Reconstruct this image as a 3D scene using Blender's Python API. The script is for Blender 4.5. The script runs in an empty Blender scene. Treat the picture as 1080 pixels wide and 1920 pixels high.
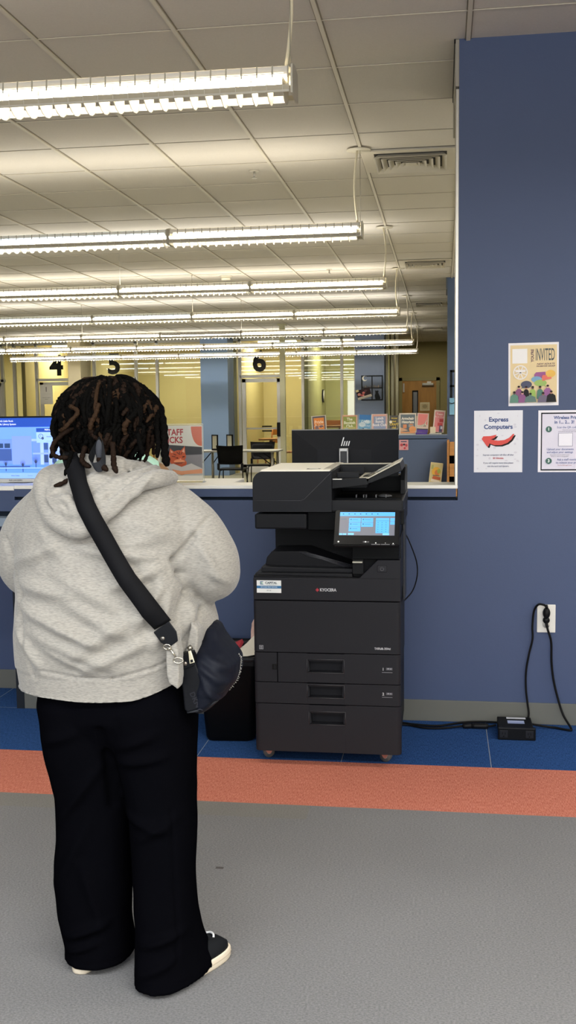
import bpy, bmesh, math, random
from mathutils import Vector, Matrix, noise
from mathutils.bvhtree import BVHTree
random.seed(7)
PI = math.pi
SC = bpy.context.scene
COL = SC.collection
CH = 3.045            # ceiling height
YW = 4.79             # front plane of the blue wall
# ------------------------------------------------------------------ materials
def lin(c):
    if isinstance(c, str):
        c = tuple(int(c[i:i+2], 16)/255 for i in (0, 2, 4))
    return tuple((x/12.92 if x <= .04045 else ((x+.055)/1.055)**2.4) for x in c)
_mc = {}
def mat(color, rough=.6, metal=0., emit=0., bump=0., bscale=80., var=0., vscale=30., stretch=(1, 1, 1), coat=0., name=None, spec=.5, dist=.002, trans=0.):
    key = (str(color), rough, metal, emit, bump, bscale, var, vscale, stretch, coat, spec, dist, trans)
    if key in _mc: return _mc[key]
    m = bpy.data.materials.new(name or 'paint'); m.use_nodes = True
    nt = m.node_tree; b = nt.nodes['Principled BSDF']; L = nt.links
    c = lin(color)
    if max(c) < .03 and not emit: spec *= .3
    b.inputs['Base Color'].default_value = (*c, 1)
    b.inputs['Roughness'].default_value = rough
    b.inputs['Metallic'].default_value = metal
    b.inputs['Specular IOR Level'].default_value = spec
    b.inputs['Coat Weight'].default_value = coat
    b.inputs['Transmission Weight'].default_value = trans
    if emit:
        b.inputs['Emission Color'].default_value = (*c, 1); b.inputs['Emission Strength'].default_value = emit
        m.cycles.emission_sampling = 'NONE'
    if bump or var:
        tc = nt.nodes.new('ShaderNodeTexCoord'); mp = nt.nodes.new('ShaderNodeMapping')
        mp.inputs['Scale'].default_value = stretch; L.new(tc.outputs['Object'], mp.inputs[0])
    if var:
        n = nt.nodes.new('ShaderNodeTexNoise'); n.inputs['Scale'].default_value = vscale; n.inputs['Detail'].default_value = 4
        L.new(mp.outputs[0], n.inputs[0])
        r = nt.nodes.new('ShaderNodeValToRGB')
        r.color_ramp.elements[0].position = .3; r.color_ramp.elements[1].position = .7
        r.color_ramp.elements[0].color = (*[x*(1-var) for x in c], 1); r.color_ramp.elements[1].color = (*[min(1, x*(1+var)) for x in c], 1)
        L.new(n.outputs[0], r.inputs[0]); L.new(r.outputs[0], b.inputs['Base Color'])
    if bump:
        n2 = nt.nodes.new('ShaderNodeTexNoise'); n2.inputs['Scale'].default_value = bscale; n2.inputs['Detail'].default_value = 3
        L.new(mp.outputs[0], n2.inputs[0])
        bp = nt.nodes.new('ShaderNodeBump'); bp.inputs['Strength'].default_value = bump; bp.inputs['Distance'].default_value = dist
        L.new(n2.outputs[0], bp.inputs['Height']); L.new(bp.outputs[0], b.inputs['Normal'])
    _mc[key] = m
    return m
def glass_mat(tint=(.93, .95, .9), ior=1.5):
    m = bpy.data.materials.new('glass'); m.use_nodes = True
    nt = m.node_tree; nt.nodes.clear(); L = nt.links
    o = nt.nodes.new('ShaderNodeOutputMaterial'); mx = nt.nodes.new('ShaderNodeMixShader')
    t = nt.nodes.new('ShaderNodeBsdfTransparent'); t.inputs[0].default_value = (*tint, 1)
    g = nt.nodes.new('ShaderNodeBsdfGlossy'); g.inputs['Roughness'].default_value = .01
    f = nt.nodes.new('ShaderNodeFresnel'); f.inputs[0].default_value = ior
    L.new(f.outputs[0], mx.inputs[0]); L.new(t.outputs[0], mx.inputs[1]); L.new(g.outputs[0], mx.inputs[2]); L.new(mx.outputs[0], o.inputs[0])
    return m
def perforated_mat():
    m = bpy.data.materials.new('perforated_metal'); m.use_nodes = True
    nt = m.node_tree; L = nt.links; b = nt.nodes['Principled BSDF']
    b.inputs['Base Color'].default_value = (.75, .72, .66, 1); b.inputs['Roughness'].default_value = .5
    tc = nt.nodes.new('ShaderNodeTexCoord'); v = nt.nodes.new('ShaderNodeTexVoronoi'); v.inputs['Scale'].default_value = 260
    v.inputs['Randomness'].default_value = 0.0
    L.new(tc.outputs['Object'], v.inputs[0])
    lt = nt.nodes.new('ShaderNodeMath'); lt.operation = 'GREATER_THAN'; lt.inputs[1].default_value = .38
    L.new(v.outputs['Distance'], lt.inputs[0]); L.new(lt.outputs[0], b.inputs['Alpha'])
    return m
# ------------------------------------------------------------------ mesh building
class MB:
    """collects shapes, builds ONE mesh object"""
    def __init__(s): s.v = []; s.f = []; s.m = []; s.mats = []; s.sm = []
    def mi(s, m):
        if m not in s.mats: s.mats.append(m)
        return s.mats.index(m)
    def add(s, vs, fs, m, smooth=False):
        o = len(s.v); s.v += [tuple(p) for p in vs]; k = s.mi(m)
        for f in fs: s.f.append([i+o for i in f]); s.m.append(k); s.sm.append(smooth)
        return s
    def bm(s, b, m, smooth=False, M=None):
        if M is not None: bmesh.ops.transform(b, matrix=M, verts=b.verts)
        b.verts.index_update()
        s.add([v.co[:] for v in b.verts], [[v.index for v in f.verts] for f in b.faces], m, smooth); b.free(); return s
    def box(s, x0, x1, y0, y1, z0, z1, m, bev=0., seg=2, M=None):
        b = bmesh.new(); bmesh.ops.create_cube(b, size=1)
        for v in b.verts:
            v.co = Vector(((x0+x1)/2+v.co.x*(x1-x0), (y0+y1)/2+v.co.y*(y1-y0), (z0+z1)/2+v.co.z*(z1-z0)))
        if bev: bmesh.ops.bevel(b, geom=b.edges[:], offset=bev, segments=seg, affect='EDGES', profile=.5)
        return s.bm(b, m, False, M)
    def prism(s, poly, axis, a, b_, m, smooth=False, M=None, bev=0.):
        """poly: 2D list; axis 'x' -> (y,z), 'y' -> (x,z), 'z' -> (x,y)"""
        def P(p, t): return {'x': (t, p[0], p[1]), 'y': (p[0], t, p[1]), 'z': (p[0], p[1], t)}[axis]
        n = len(poly); vs = [P(p, a) for p in poly]+[P(p, b_) for p in poly]
        fs = [list(range(n)), list(range(2*n-1, n-1, -1))]+[[i, i+n, (i+1) % n+n, (i+1) % n] for i in range(n)]
        b = bmesh.new(); V = [b.verts.new(v) for v in vs]
        for f in fs: b.faces.new([V[i] for i in f])
        bmesh.ops.recalc_face_normals(b, faces=b.faces)
        if bev: bmesh.ops.bevel(b, geom=b.edges[:], offset=bev, segments=2, affect='EDGES', profile=.5)
        return s.bm(b, m, smooth, M)
    def tube(s, pts, r, m, seg=8, cap=True, smooth=True):
        pts = [Vector(p) for p in pts]; n = len(pts)
        rr = r if isinstance(r, (list, tuple)) else [r]*n
        up = None; vs = []; fs = []
        for i, p in enumerate(pts):
            t = (pts[min(i+1, n-1)]-pts[max(i-1, 0)])
            t = t.normalized() if t.length > 1e-9 else Vector((0, 0, 1))
            if up is None:
                up = t.orthogonal().normalized()
            up = (up-t*up.dot(t))
            up = up.normalized() if up.length > 1e-6 else t.orthogonal().normalized()
            w = t.cross(up)
            for k in range(seg):
                a = 2*PI*k/seg; vs.append(p+(up*math.cos(a)+w*math.sin(a))*rr[i])
        for i in range(n-1):
            for k in range(seg):
                fs.append([i*seg+k, i*seg+(k+1) % seg, (i+1)*seg+(k+1) % seg, (i+1)*seg+k])
        if cap: fs += [list(range(seg))[::-1], [(n-1)*seg+k for k in range(seg)]]
        return s.add(vs, fs, m, smooth)
    def cyl(s, p0, p1, r, m, seg=16, smooth=True): return s.tube([p0, p1], r, m, seg, True, smooth)
    def quad(s, pts, m): return s.add(pts, [list(range(len(pts)))], m)
    def ball(s, c, r, m, seg=16, rings=10):
        rx, ry, rz = r if isinstance(r, (tuple, list)) else (r, r, r)
        b = bmesh.new(); bmesh.ops.create_uvsphere(b, u_segments=seg, v_segments=rings, radius=1)
        for v in b.verts: v.co = Vector((c[0]+v.co.x*rx, c[1]+v.co.y*ry, c[2]+v.co.z*rz))
        return s.bm(b, m, True)
    def loft(s, rings, m, smooth=True, cap=True):
        n = len(rings[0]); vs = [p for r in rings for p in r]; fs = []
        for i in range(len(rings)-1):
            for k in range(n): fs.append([i*n+k, i*n+(k+1) % n, (i+1)*n+(k+1) % n, (i+1)*n+k])
        if cap: fs += [list(range(n))[::-1], [(len(rings)-1)*n+k for k in range(n)]]
        return s.add(vs, fs, m, smooth)
    def text(s, txt, size, m, M, align='CENTER', bold=0., sx=1., shear=0.):
        c = bpy.data.curves.new('t', 'FONT'); c.body = txt; c.size = size; c.align_x = align; c.align_y = 'CENTER'
        c.offset = bold; c.extrude = 0; c.resolution_u = 3; c.shear = shear
        o = bpy.data.objects.new('t', c); COL.objects.link(o)
        dg = bpy.context.evaluated_depsgraph_get(); me = bpy.data.meshes.new_from_object(o.evaluated_get(dg))
        S = Matrix.Diagonal((sx, 1, 1, 1))
        s.add([(M@S@v.co)[:] for v in me.vertices], [list(p.vertices) for p in me.polygons], m)
        bpy.data.objects.remove(o); bpy.data.curves.remove(c); bpy.data.meshes.remove(me); return s
    def build(s, name, parent=None, loc=None, smooth_angle=None):
        me = bpy.data.meshes.new(name); me.from_pydata(s.v, [], s.f)
        for m in s.mats: me.materials.append(m)
        me.polygons.foreach_set('material_index', s.m); me.polygons.foreach_set('use_smooth', s.sm)
        me.update()
        o = bpy.data.objects.new(name, me); COL.objects.link(o)
        if parent is not None:
            o.parent = parent; bpy.context.view_layer.update()
            o.matrix_parent_inverse = parent.matrix_world.inverted()
        return o
def tag(o, label=None, cat=None, group=None, kind=None):
    if label: o['label'] = label
    if cat: o['category'] = cat
    if group: o['group'] = group
    if kind: o['kind'] = kind
    return o
def thing(name, loc, label, cat, group=None, rz=0.):
    o = bpy.data.objects.new(name, None); COL.objects.link(o); o.location = loc; o.rotation_euler = (0, 0, rz)
    o.empty_display_size = .1
    bpy.context.view_layer.update()
    return tag(o, label, cat, group)
def struct(mb, name): return tag(mb.build(name), kind='structure')
def one(mb, name, label, cat, group=None, loc=None, rot=None):
    o = mb.build(name); tag(o, label, cat, group)
    if loc: o.location = loc
    if rot: o.rotation_euler = rot
    return o
def local(root, mb, name):
    """build in the local space of root"""
    o = mb.build(name); o.parent = root; return o
def FR(x, y, z, rx=0., rz=0., ry=0.):      # frame whose local XY plane faces -Y (text readable by a viewer looking along +Y)
    return Matrix.Translation((x, y, z))@Matrix.Rotation(rz, 4, 'Z')@Matrix.Rotation(ry, 4, 'Y')@Matrix.Rotation(PI/2+rx, 4, 'X')
def ellp(cx, cy, rx, ry, n=24, a0=0., a1=2*PI): return [(cx+rx*math.cos(a0+(a1-a0)*i/n), cy+ry*math.sin(a0+(a1-a0)*i/n)) for i in range(n)]
class Sheet(MB):
    """printed sheet in its own frame: u right, v up, w toward the viewer; origin at lower left"""
    def __init__(s, w, h, base, t=.0006, step=.00025, rough=.45):
        super().__init__(); s.w = w; s.h = h; s.t = t; s.st = step; s.rough = rough
        s.box(0, w, -t, 0, 0, h, mat(base, rough)); s.n = 0
    def L(s): s.n += 1; return -(s.t+s.st*s.n)
    def poly(s, pts, c, same=False, emit=0.):
        y = -(s.t+s.st*s.n) if same else s.L()
        s.add([(p[0], y, p[1]) for p in pts], [list(range(len(pts)))], mat(c, s.rough, emit=emit)); return s
    def rect(s, u0, v0, u1, v1, c, same=False, emit=0.): return s.poly([(u0, v0), (u1, v0), (u1, v1), (u0, v1)], c, same, emit)
    def ell(s, cx, cy, rx, ry, c, same=False, n=22, emit=0.): return s.poly(ellp(cx, cy, rx, ry, n), c, same, emit)
    def ring(s, cx, cy, r0, r1, c, n=26):
        y = s.L()
        o = [(cx+r1*math.cos(2*PI*i/n), y, cy+r1*math.sin(2*PI*i/n)) for i in range(n)]
        i_ = [(cx+r0*math.cos(2*PI*i/n), y, cy+r0*math.sin(2*PI*i/n)) for i in range(n)]
        s.add(o+i_, [[i, (i+1) % n, (i+1) % n+n, i+n] for i in range(n)], mat(c, s.rough)); return s
    def txt(s, t, u, v, size, c, bold=0., sx=1., rot=0., align='CENTER', same=False, shear=0., emit=0.):
        y = -(s.t+s.st*s.n) if same else s.L()
        M = Matrix.Translation((u, y, v))@Matrix.Rotation(PI/2, 4, 'X')@Matrix.Rotation(rot, 4, 'Z')
        return s.text(t, size, mat(c, s.rough, emit=emit), M, align, bold, sx, shear)

# ------------------------------------------------------------------ camera
R = ((0.9891878, -0.00222063, 0.14663751), (0.14611717, 0.10042417, -0.98415688), (-0.01254051, 0.99494224, 0.09966284))
cd = bpy.data.cameras.new('camera'); cam = bpy.data.objects.new('camera', cd); COL.objects.link(cam)
cd.sensor_fit = 'VERTICAL'; cd.sensor_height = 36; cd.sensor_width = 20.25; cd.lens = 36*1960/1920
cd.clip_start = .05; cd.clip_end = 100
Mx = Matrix(R).to_4x4(); Mx.translation = (0, 0, 1.46); cam.matrix_world = Mx
SC.camera = cam

# ------------------------------------------------------------------ shared materials
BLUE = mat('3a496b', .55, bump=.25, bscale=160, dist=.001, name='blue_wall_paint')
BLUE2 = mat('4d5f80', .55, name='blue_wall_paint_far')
WHITE = mat('d9d5cb', .5)
SILVER = mat('b9b6ad', .32, metal=.7)
FRAME = mat('d8d6cf', .45)
BLACK = mat('141416', .45)
BLACKP = mat('08090b', .42, spec=.3)
CHAR = mat('232327', .5, spec=.5, bump=.15, bscale=400, dist=.0004)
CHAR2 = mat('151518', .5)
CREAM = mat('f2edde', .5)
RUBB = mat('0c0c0d', .6)
WOOD = mat('b8834a', .45, var=.15, vscale=6, stretch=(1, 1, 8))
GLASS = glass_mat((.93, .95, .9), 1.85)

# ------------------------------------------------------------------ setting
def carpet(name, c, c2, scale, stretch, bump=.5):
    m = bpy.data.materials.new(name); m.use_nodes = True
    nt = m.node_tree; L = nt.links; b = nt.nodes['Principled BSDF']; b.inputs['Roughness'].default_value = .95
    b.inputs['Specular IOR Level'].default_value = .1
    tc = nt.nodes.new('ShaderNodeTexCoord'); mp = nt.nodes.new('ShaderNodeMapping'); mp.inputs['Scale'].default_value = stretch
    L.new(tc.outputs['Object'], mp.inputs[0])
    n = nt.nodes.new('ShaderNodeTexNoise'); n.inputs['Scale'].default_value = scale; n.inputs['Detail'].default_value = 5; n.inputs['Roughness'].default_value = .7
    L.new(mp.outputs[0], n.inputs[0])
    n3 = nt.nodes.new('ShaderNodeTexNoise'); n3.inputs['Scale'].default_value = 1.3; n3.inputs['Detail'].default_value = 3
    L.new(tc.outputs['Object'], n3.inputs[0])
    r = nt.nodes.new('ShaderNodeValToRGB'); r.color_ramp.elements[0].position = .38; r.color_ramp.elements[1].position = .62
    r.color_ramp.elements[0].color = (*lin(c), 1); r.color_ramp.elements[1].color = (*lin(c2), 1)
    L.new(n.outputs[0], r.inputs[0])
    mx = nt.nodes.new('ShaderNodeMix'); mx.data_type = 'RGBA'; mx.blend_type = 'MULTIPLY'; mx.inputs[0].default_value = .35
    L.new(r.outputs[0], mx.inputs[6]); L.new(n3.outputs[0], mx.inputs[7])
    r3 = nt.nodes.new('ShaderNodeValToRGB'); r3.color_ramp.elements[0].position = .3; r3.color_ramp.elements[1].position = .7
    r3.color_ramp.elements[0].color = (.7, .7, .7, 1); r3.color_ramp.elements[1].color = (1, 1, 1, 1)
    L.new(n3.outputs[0], r3.inputs[0]); L.new(r3.outputs[0], mx.inputs[7])
    L.new(mx.outputs[2], b.inputs['Base Color'])
    bp = nt.nodes.new('ShaderNodeBump'); bp.inputs['Strength'].default_value = bump; bp.inputs['Distance'].default_value = .003
    L.new(n.outputs[0], bp.inputs['Height']); L.new(bp.outputs[0], b.inputs['Normal'])
    return m
GREY = carpet('grey_carpet', '6e6d6d', '898888', 150, (1, 1.6, 1))
GREYL = carpet('grey_carpet_tile', '716f6a', '888580', 170, (1, 1.6, 1))
ORANGE = carpet('orange_carpet', 'ae5d49', 'd48a75', 130, (2.6, .35, 1))
CBLUE = carpet('blue_carpet', '1f3a66', '335890', 130, (2.6, .35, 1))
BEIGE = carpet('beige_carpet', '95927c', 'a6a28a', 60, (1, 1, 1))
SEAM = mat('8a9098', .8)
SEAMD = mat('55524e', .9)
XL, XR, YB, YE = -13., 4.5, -4., 26.62
fl = MB()
def fq(x0, x1, y0, y1, m, z=0.): fl.quad([(x0, y0, z), (x1, y0, z), (x1, y1, z), (x0, y1, z)], m)
fq(XL, XR, YB, 3.69, GREY); fq(XL, XR, 3.69, 4.176, ORANGE); fq(XL, XR, 4.176, 5.2, CBLUE); fq(XL, XR, 5.2, YE, BEIGE)
for k in range(-12, 7):
    x = .196+.61*k
    fq(x-.0015, x+.0015, 4.176, 4.79 if x > -2 else 5.14, SEAM, .0004)
fq(XL, -1.9, 4.7885, 4.7915, SEAM, .0006)
fq(-2.28, -1.42, 3.56, 3.69, GREYL, .0003); fq(-1.1, -.48, 3.56, 3.69, GREYL, .0003)
fl.poly = None
fq(-.715, -.69, 3.13, 3.145, mat('4a4744', .9), .0006)
struct(fl, 'floor')

TILE = mat('ccc6bc', .85, bump=.35, bscale=220, dist=.0015, var=.03, vscale=120, name='ceiling_tile')
TEE = mat('cfc8b8', .5)
REV = mat('8a8273', .8)
cl = MB(); cl.box(XL, XR, YB, YE, CH, CH+.08, TILE)
x = .104-.612*21
while x < XR:
    cl.box(x-.014, x+.014, YB, YE, CH-.003, CH, REV); cl.box(x-.009, x+.009, YB, YE, CH-.010, CH, TEE)
    x += .612
y = 4.457-.609*13
while y < YE:
    cl.box(XL, XR, y-.007, y+.007, CH-.0015, CH, REV); cl.box(XL, XR, y-.0045, y+.0045, CH-.004, CH, TEE)
    y += .609
struct(cl, 'ceiling')

# blue wall at the right, with the jamb strip at its end
wf = MB(); wf.box(.066, XR, YW, YW+.2, 0, CH, BLUE); struct(wf, 'wall_front')
j = MB(); j.box(.052, .066, YW-.002, YW+.2, 1.084, CH-.21, SILVER, .002); struct(j, 'trim_1')
hb = MB(); hb.box(.048, .066, YW-.004, YW+.9, CH-.2, CH-.002, mat('8f8a7f', .5), .003); hb.box(.044, .05, YW-.006, YW+.9, CH-.02, CH-.002, BLACKP); struct(hb, 'trim_2')
# half wall under the counter: panel, recessed groove, fascia
hw = MB()
hw.box(-2.05, .066, YW, YW+.17, 0, 1.03, BLUE)
hw.box(-2.05, .058, YW+.03, YW+.17, 1.03, 1.046, mat('1b2430', .7))
hw.box(-2.05, .058, YW-.001, YW+.17, 1.046, 1.083, BLUE)
hw.box(XL, -2.05, YW, YW+.17, .975, 1.076, BLUE)                       # fascia above the knee space
hw.box(XL, -2.05, YW+.02, YW+.17, .95, .975, mat('1b2430', .7))
hw.box(XL, -2.05, 5.14, 5.22, 0, .975, BLUE)
struct(hw, 'wall_counter')
bb = MB(); BB = mat('5f605b', .6)
bb.box(-2.04, XR, YW-.008, YW, 0, .1, BB, .002); struct(bb, 'baseboard_front')
bb = MB(); bb.box(XL, -2.05, 5.132, 5.14, 0, .1, BB, .002); struct(bb, 'baseboard_left')
sl = MB(); SOLID = mat('ecebe4', .35)
sl.box(XL, -2.05, YW-.004, YW+.19, 1.076, 1.098, SOLID, .003)
sl.box(-2.05, .066, YW-.004, YW+.19, 1.083, 1.1, SOLID, .003); struct(sl, 'trim_counter_cap')
# low work shelf at the left of the counter
ws = thing('work_shelf', (-3.2, 4.9, 0), 'light blue-grey edged work shelf under the counter at the left picture edge', 'shelf')
a = MB(); a.box(-4.6, -2.03, 4.72, 5.13, .908, .95, mat('8494a6', .45), .003); a.build('shelf_top', ws)
a = MB(); a.box(-2.075, -2.035, 4.78, 5.13, 0, .908, mat('20242b', .6)); a.build('support_panel', ws)
# far blue wall, its half wall, both like the near ones
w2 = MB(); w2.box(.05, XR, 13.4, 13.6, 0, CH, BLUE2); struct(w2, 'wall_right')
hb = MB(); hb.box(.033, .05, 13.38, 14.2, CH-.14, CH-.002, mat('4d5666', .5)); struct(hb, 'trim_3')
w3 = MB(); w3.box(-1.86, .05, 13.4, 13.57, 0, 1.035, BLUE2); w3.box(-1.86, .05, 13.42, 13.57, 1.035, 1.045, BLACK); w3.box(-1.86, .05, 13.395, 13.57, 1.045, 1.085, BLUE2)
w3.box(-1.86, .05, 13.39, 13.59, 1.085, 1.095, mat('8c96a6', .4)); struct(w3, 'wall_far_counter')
# outer shell
OLIVE = mat('938a5c', .7)
sh = MB(); sh.box(-1.1, 1.3, YE-.02, YE+.1, 0, CH, OLIVE); struct(sh, 'wall_hall')
YEL = mat('c6b884', .7); YELG = mat('a39f6b', .7); TAN = mat('c3b380', .7)
bk = MB(); bk.box(XL, -6.6, YE-.02, YE+.1, 0, CH, YEL); bk.box(-6.6, -4.6, YE-.02, YE+.1, 0, CH, TAN); bk.box(-4.6, -3.0, YE-.02, YE+.1, 0, CH, TAN); bk.box(-3.0, -1.1, YE-.02, YE+.1, 0, CH, YELG); struct(bk, 'wall_back')
o_ = MB(); o_.box(XL-.1, XL, YB, YE, 0, CH, mat('b9ae90', .8)); struct(o_, 'wall_left')
o_ = MB(); o_.box(XR, XR+.1, YB, YE, 0, CH, mat('b9ae90', .8)); struct(o_, 'wall_far_right')
o_ = MB(); o_.box(XL, XR, YB-.1, YB, 0, CH, mat('a7a6a0', .8)); struct(o_, 'wall_rear')
# partitions of the study rooms
pt = MB()
for x, m in ((-9.6, YEL), (-8.1, YEL), (-4.65, TAN), (-3.05, YELG)): pt.box(x, x+.09, 23.1, YE-.02, 0, CH, m)
struct(pt, 'wall_partitions')
pr = MB(); pr.box(-1.16, -1.1, 23.0, YE-.02, 0, CH, mat('6d6440', .7)); struct(pr, 'wall_hall_side')
# columns
c_ = MB(); c_.box(-8.19, -7.9, 22.3, 23.0, 0, CH, mat('dccfaa', .6)); struct(c_, 'wall_column_cream')
c_ = MB(); c_.box(-5.2, -4.6, 22.3, 22.95, 0, CH, mat('7890b0', .55)); struct(c_, 'wall_column_left')
c_ = MB(); c_.box(-1.85, -1.235, 22.3, 23.1, 0, CH, mat('67748c', .55)); struct(c_, 'wall_column_right')
# storefront glazing
YS = 23.0
def vert(mb, x, w=.06, z0=0., z1=2.97): mb.box(x-w/2, x+w/2, YS-.03, YS+.06, z0, z1, FRAME)
sf = MB()
for x in (-9.73, -9.2, -7.83, -7.3+.45, -6.36, -3.06, -2.2): vert(sf, x)
vert(sf, -10.02); vert(sf, -4.47, .06); vert(sf, -8.02, .05); vert(sf, -1.9, .05); vert(sf, -5.25, .05); vert(sf, -3.5, .06); vert(sf, -12.0)
sf.box(XL, -8.2, YS-.03, YS+.06, 2.93, 2.99, FRAME); sf.box(-7.9, -5.2, YS-.03, YS+.06, 2.93, 2.99, FRAME); sf.box(-4.6, -1.85, YS-.03, YS+.06, 2.93, 2.99, FRAME)
sf.box(XL, -9.2, YS-.03, YS+.06, 0, .12, FRAME); sf.box(-7.9, -5.2, YS-.03, YS+.06, 0, .12, FRAME); sf.box(-3.5, -1.85, YS-.03, YS+.06, 0, .12, FRAME)
sf.box(-9.2, -8.2, YS-.03, YS+.06, 2.12, 2.18, FRAME); sf.box(-7.83, -6.85, YS-.03, YS+.06, 2.12, 2.18, FRAME); sf.box(-4.47, -3.5, YS-.03, YS+.06, 2.12, 2.18, FRAME)
sf.box(-11.2, -9.97, YS-.03, YS+.06, 2.12, 2.18, FRAME)
sf.box(XL, -1.85, YS-.04, YS+.06, 2.99, CH, mat('8b8368', .7))
struct(sf, 'window_frame')
gl = MB()
for x0, x1 in ((-13, -8.2), (-7.9, -5.2), (-4.6, -1.85)): gl.box(x0, x1, YS+.01, YS+.018, .1, 2.95, GLASS)
struct(gl, 'window_1')
pv = MB()
for x in (-1.2, -1.09, -.99): pv.box(x-.028, x+.028, 22.9, 22.98, 0, CH-.02, mat('cfc9a8', .5))
struct(pv, 'trim_5')
# slim white ceiling post in front of the study rooms
ps = MB(); ps.box(-3.1, -3.0, 19.95, 20.05, 0, CH-.03, mat('c9c6a4', .5), .004); ps.box(-3.13, -2.97, 19.92, 20.08, CH-.035, CH-.002, mat('c9c6a4', .5)); struct(ps, 'wall_post')
# doors of rooms 4, 5, 6
def glass_door(n, x0, x1, y=YS-.02):
    d = MB(); f = .085
    d.box(x0, x0+f, y-.02, y+.02, .02, 2.1, FRAME); d.box(x1-f, x1, y-.02, y+.02, .02, 2.1, FRAME)
    d.box(x0, x1, y-.02, y+.02, 2.02, 2.1, FRAME); d.box(x0, x1, y-.02, y+.02, .02, .2, FRAME)
    r = struct(d, 'door_%d' % n)
    h = MB(); h.box(x0+f, x1-f, y-.06, y-.03, .98, 1.02, SILVER); h.box(x1-.42, x1-.2, y-.075, y-.06, 1.03, 1.06, BLACK); h.box(x1-.42, x1-.2, y-.075, y-.06, .93, .96, BLACK)
    h.build('push_bar', r)
    h = MB(); h.box(x1-.09, x1+.02, y-.07, y-.022, .82, 1.13, BLACK, .01); h.build('card_lock', r)
    return r
glass_door(4, -9.12, -8.24); glass_door(5, -7.78, -6.9); glass_door(6, -4.42, -3.55); glass_door(3, -11.1, -10.05)
for t, x, z in (('4', -8.72, 2.55), ('5', -7.36, 2.56), ('6', -4.03, 2.56)):
    nmb = MB(); nmb.text(t, .62, mat('1c1c1c', .5), FR(x, YS+.004, z-.1), bold=.022)
    one(nmb, 'door_number', {'4': 'large black numeral four on the glass, above the white paper sign', '5': 'large black numeral five on the glass, right above the person hair', '6': 'large black numeral six on the glass above the door beside the slim white post'}[t], 'number')
# hall door
dh = MB(); DW = mat('a5793a', .45, var=.18, vscale=3, stretch=(3, 1, .6))
dh.box(-1.02, -.17, YE-.06, YE-.03, 0, 2.08, DW)
dh.box(-.77, -.62, YE-.063, YE-.028, 1.2, 1.84, BLACK); dh.box(-.745, -.645, YE-.066, YE-.06, 1.24, 1.8, mat('4a4a44', .2))
d7 = struct(dh, 'door_7')
a = MB(); a.box(-1.11, -1.02, YE-.07, YE-.02, 0, 2.16, mat('8a8357', .5)); a.box(-.17, -.09, YE-.07, YE-.02, 0, 2.16, mat('8a8357', .5)); a.box(-1.11, -.09, YE-.07, YE-.02, 2.08, 2.16, mat('8a8357', .5)); a.build('door_frame', d7)
a = MB(); a.box(-.52, -.24, YE-.13, YE-.065, 1.96, 2.02, mat('9b9a90', .3, metal=.5), .008); a.box(-.4, -.3, YE-.1, YE-.09, 2.02, 2.06, SILVER); a.build('door_closer', d7)
a = MB(); a.box(-1.0, -.96, YE-.09, YE-.065, 1.8, 2.02, SILVER); a.build('door_hinge', d7)
sp = Sheet(.24, .21, 'd8cfae'); sp.rect(.03, .03, .21, .18, 'c9b98f'); sp.ell(.12, .11, .06, .05, 'a99a75')
one(sp, 'paper_sign', 'small cream paper notice on the wooden hall door', 'sign', loc=(-.575, YE-.064, 1.33))
# ------------------------------------------------------------------ pendant lights
ROWY = [3.62, 6.64, 9.49, 12.33, 15.4, 18.3, 21.3]
SEG = 1.228
TW = {'w': mat('fff0cf', .4, emit=14.), 'c': mat('dcf0ff', .4, emit=14.), 'x': mat('a9a494', .4), 'y': mat('fff6e2', .4, emit=13.)}
BLD = mat('cfcabc', .45, trans=.2, name='louver_white')
HOUS = mat('a9a494', .45)
PERF = perforated_mat()
def blade_mb():
    mb = MB(); n = 23
    prof = [(-.0975, .004), (-.075, -.006), (-.045, -.017), (0, -.022), (.045, -.017), (.075, -.006), (.0975, .004), (.0975, .05), (-.0975, .05)]
    for k in range(n):
        x = .03+k*(SEG-.03-.03)/(n-1)
        mb.prism(prof, 'x', x-.0012, x+.0012, BLD)
    for s in (-1, 1):
        mb.box(.008, SEG-.008, s*.096-.003, s*.096+.003, 0, .007, BLD)
        mb.box(.008, SEG-.008, s*.0955-.0008, s*.0955+.0008, .006, .024, mat('b3aa94', .35))
    return mb
def housing_mb():
    mb = MB()
    for s in (-1, 1):
        pts = [(s*.0945, .058), (s*.088, .085), (s*.03, .094), (s*.03, .0925), (s*.086, .0835), (s*.093, .058)]
        mb.prism(pts, 'x', .012, SEG-.012, PERF)
        for k in range(24):
            x = .012+k*(SEG-.024)/23
            mb.prism([(s*.0975, .048), (s*.0895, .0865), (s*.086, .086), (s*.094, .048)], 'x', x-.0025, x+.0025, HOUS)
    mb.prism([(-.03, .075), (.03, .075), (.022, .094), (-.022, .094)], 'x', .005, SEG-.005, mat('d9d4c5', .4))
    mb.prism([(-.012, .03), (.012, .03), (.03, .075), (-.03, .075)], 'x', .02, SEG-.02, mat('d9d4c5', .4))
    return mb
def end_prof(): return [(-.1, -.004), (.1, -.004), (.1, .05), (.09, .09), (.03, .1), (-.03, .1), (-.09, .09), (-.1, .05)]
proto = None
segs_tone = ['wyyyyyy', 'yccyycy', 'wyycwyy', 'yyccyyc', 'wyxyywy', 'ycywwyc', 'yyycycy']
ordn = ['nearest the viewer, above the person', 'second from the front', 'third from the front', 'fourth from the front', 'fifth from the front, one length of it unlit', 'sixth from the front', 'farthest, before the study rooms']
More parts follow.
